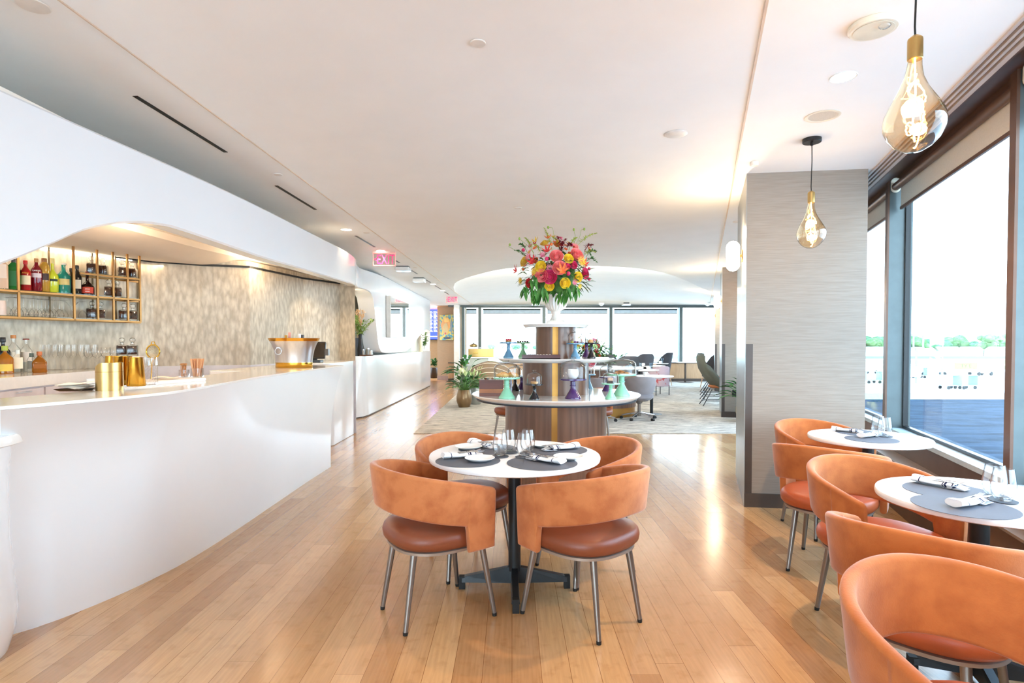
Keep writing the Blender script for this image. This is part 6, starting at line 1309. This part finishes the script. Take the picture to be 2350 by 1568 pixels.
def tree(p, h, r, mt, label, sd):
    random.seed(sd); t = T('tree', label, 'tree', p, 0, 'trees beyond the airfield'); m = MB(); m.tube([(0, 0, 0), (.2, 0, h*.5)], [.35, .2], 6); m.build('tree_trunk', bark, t); m = MB()
    for k in range(16): 
        a = random.uniform(0, 2*pi); q = random.uniform(0, r*.7); m.ball((q*cos(a), q*sin(a), h*random.uniform(.32, .82)), r*random.uniform(.3, .5), 8, 6, (1, 1, .8), .14)
    m.build('tree_foliage', mt, t, smooth=0); return t
protos = [tree((0, 330, GZ), 12, 8, trees[0], 'rounded mid green tree in the belt beyond the airfield grass', 1), tree((0, 330, GZ), 10, 9, trees[1], 'wide dark green tree in the belt beyond the airfield grass', 2), tree((0, 330, GZ), 14, 6, trees[2], 'taller pale green tree in the belt beyond the airfield grass', 3)]
random.seed(31); first = [True]*3; spots = []
x = 186
while x < 298: spots.append((x, random.uniform(318, 350))); x += random.uniform(3.2, 6)
x = -26
while x < 125: spots.append((x, random.uniform(640, 700))); x += random.uniform(9, 16)
for i, (x, y) in enumerate(spots):
    k = random.randrange(3); s_ = random.uniform(.7, 1.1) if y < 400 else random.uniform(.45, .7)
    if first[k]: protos[k].location = (x, y, GZ); first[k] = False; protos[k].scale = (s_,)*3
    else: dup(protos[k], (x, y, GZ), random.uniform(0, 6), None, None, s_)
# low buildings in the trees
hb_ = None
for i in range(9):
    x = 190+i*12+random.uniform(-3, 3)
    if not hb_:
        hb_ = T('house', 'small pale house among the distant trees', 'building', (x, 312, GZ), 0, 'pale houses among the distant trees'); m = MB(); m.box(-5, 5, -3, 3, 0, 4); m.build('wall', mm('house_wall', '#E8E4DC', .8), hb_, smooth=0); m = MB(); m.loft([[(-5.4, -3.4, 4), (-5.4, 3.4, 4), (-5.4, 0, 6)], [(5.4, -3.4, 4), (5.4, 3.4, 4), (5.4, 0, 6)]]); m.build('roof', mm('house_roof', '#B0A090', .8), hb_, smooth=0)
    else: dup(hb_, (x, random.uniform(308, 316), GZ), random.uniform(-.4, .4))
# apron equipment
pw = mm('pale_equipment', '#DDE2E4', .6); pg = mm('grey_equipment', '#8FA0A6', .6)
def at_g(px, py): return at_z(px, py, GZ)
def cart(p, rz, label):
    t = T('baggage_cart', label, 'cart', p, rz); m = MB(); m.box(-1.6, 1.6, -.8, .8, .55, .7); m.box(-1.6, -1.5, -.8, .8, .7, 2.2); m.box(1.5, 1.6, -.8, .8, .7, 2.2); m.box(-1.6, 1.6, -.8, .8, 2.2, 2.3); m.build('cart_body', pg, t, smooth=0)
    for x, y in ((-1.1, -.75), (1.1, -.75), (-1.1, .75), (1.1, .75)): m = MB(); m.tube([(x, y-.08, .28), (x, y+.08, .28)], .28, 12); m.build('wheel', rubber, t)
    return t
c1 = cart(at_g(2180, 893), .2, 'grey open baggage cart on the apron, nearest the deck edge')
dup(c1, at_g(2215, 893), .2, 'second grey baggage cart hitched beside the nearest one'); dup(c1, at_g(2105, 868), -.2, 'baggage cart near the column side of the dining window'); dup(c1, at_g(2000, 880), .1, 'baggage cart seen through the narrow window by the column')
def truck(p, rz, label):
    t = T('service_truck', label, 'truck', p, rz); m = MB(); slab(m, 1.9, 0, 1.8, 2.1, .5, 2.4, r=.2, b=.1); m.build('cab', pw, t); m = MB(); m.box(-3, 1, -1.1, 1.1, .8, 2.9); m.build('cargo_box', pw, t, smooth=0); m = MB(); m.box(2.3, 2.815, -.9, .9, 1.4, 2.1); m.build('windscreen', mm('dark_screen', '#55646C', .2), t, smooth=0)
    for x in (-2, 2):
        for y in (-1, 1): m = MB(); m.tube([(x, y-.12, .45), (x, y+.12, .45)], .45, 14); m.build('wheel', rubber, t)
    return t
t1 = truck(at_g(2250, 862), .3, 'white service truck on the apron near the window post'); dup(t1, at_g(2140, 862), 2.8, 'white service truck parked in the middle of the apron view'); dup(t1, at_g(1990, 858), .5, 'white service truck seen through the narrow window')
def mast(p, h, label):
    t = T('light_mast', label, 'light mast', p); m = MB(); m.tube([(0, 0, 0), (0, 0, h)], [.18, .1], 8); m.build('mast_pole', pg, t); m = MB()
    for x in (-1.2, -.4, .4, 1.2): m.obox((x, 0, h), (.6, .3, .5))
    m.build('flood_lights', pw, t, smooth=0); return t
mast(at_g(2162, 880), 9.5, 'pale light mast with floodlights in the middle of the apron'); 
j = T('loading_bridge', 'pale passenger loading bridge frame beside the window post', 'loading bridge', at_g(2095, 880)); m = MB()
for x in (-3.6, -1.8, 0, 1.8): m.box(x-.12, x+.12, -.1, .1, 6.6, 9.0)
m.box(-3.8, 2.0, -.12, .12, 6.5, 6.75); m.box(-3.8, 2.0, -.12, .12, 8.85, 9.1); m.box(-1.2, -.9, -.1, .1, 0, 6.6); m.box(.4, .7, -.1, .1, 0, 6.6); m.build('steel_frame', pg, j, smooth=0)
m = MB(); m.box(-3, 1, -.8, .8, 1.2, 3.2); m.build('machine_room', pw, j, smooth=0)
sg = T('apron_sign', 'yellow apron sign board standing on posts', 'sign', at_g(2216, 868)); m = MB(); m.box(-2.4, 2.4, -.1, .1, 1.9, 3.3); m.build('board', mm('sign_yellow', '#E2D84A', .5), sg, smooth=0)
for x in (-1.8, 0, 1.8): m = MB(); m.box(x-.08, x+.08, -.08, .08, 0, 1.9); m.build('post', pg, sg, smooth=0)
text_part('TY E', 1.1, (0, -.13, 2.6), (pi/2, 0, 0), mm('sign_ink', '#4A5A44', .5), sg, sx=1.1, name='sign_lettering')
tb = T('terminal_building', 'long pale terminal building with blue window bands outside the far windows', 'building', (-20, 75, GZ)); m = MB(); m.prism([(-14, -20), (13, 10), (13, 40), (-14, 40)], 0, 15.2); m.build('wall', mm('terminal_white', '#EEF0F0', .7), tb, smooth=0)
for k in range(7):
    u0, u1 = k/7+.015, (k+1)/7-.015; m = MB(); a_, b2_ = V((-14, -20, 0)), V((13, 10, 0)); p0, p1 = a_.lerp(b2_, u0), a_.lerp(b2_, u1); m.prism([(p0.x, p0.y-.1), (p1.x, p1.y-.1), (p1.x, p1.y+.1), (p0.x, p0.y+.1)], 10.2, 12.6); m.build('window', mm('terminal_glass', '#9DB6C8', .3), tb, smooth=0)
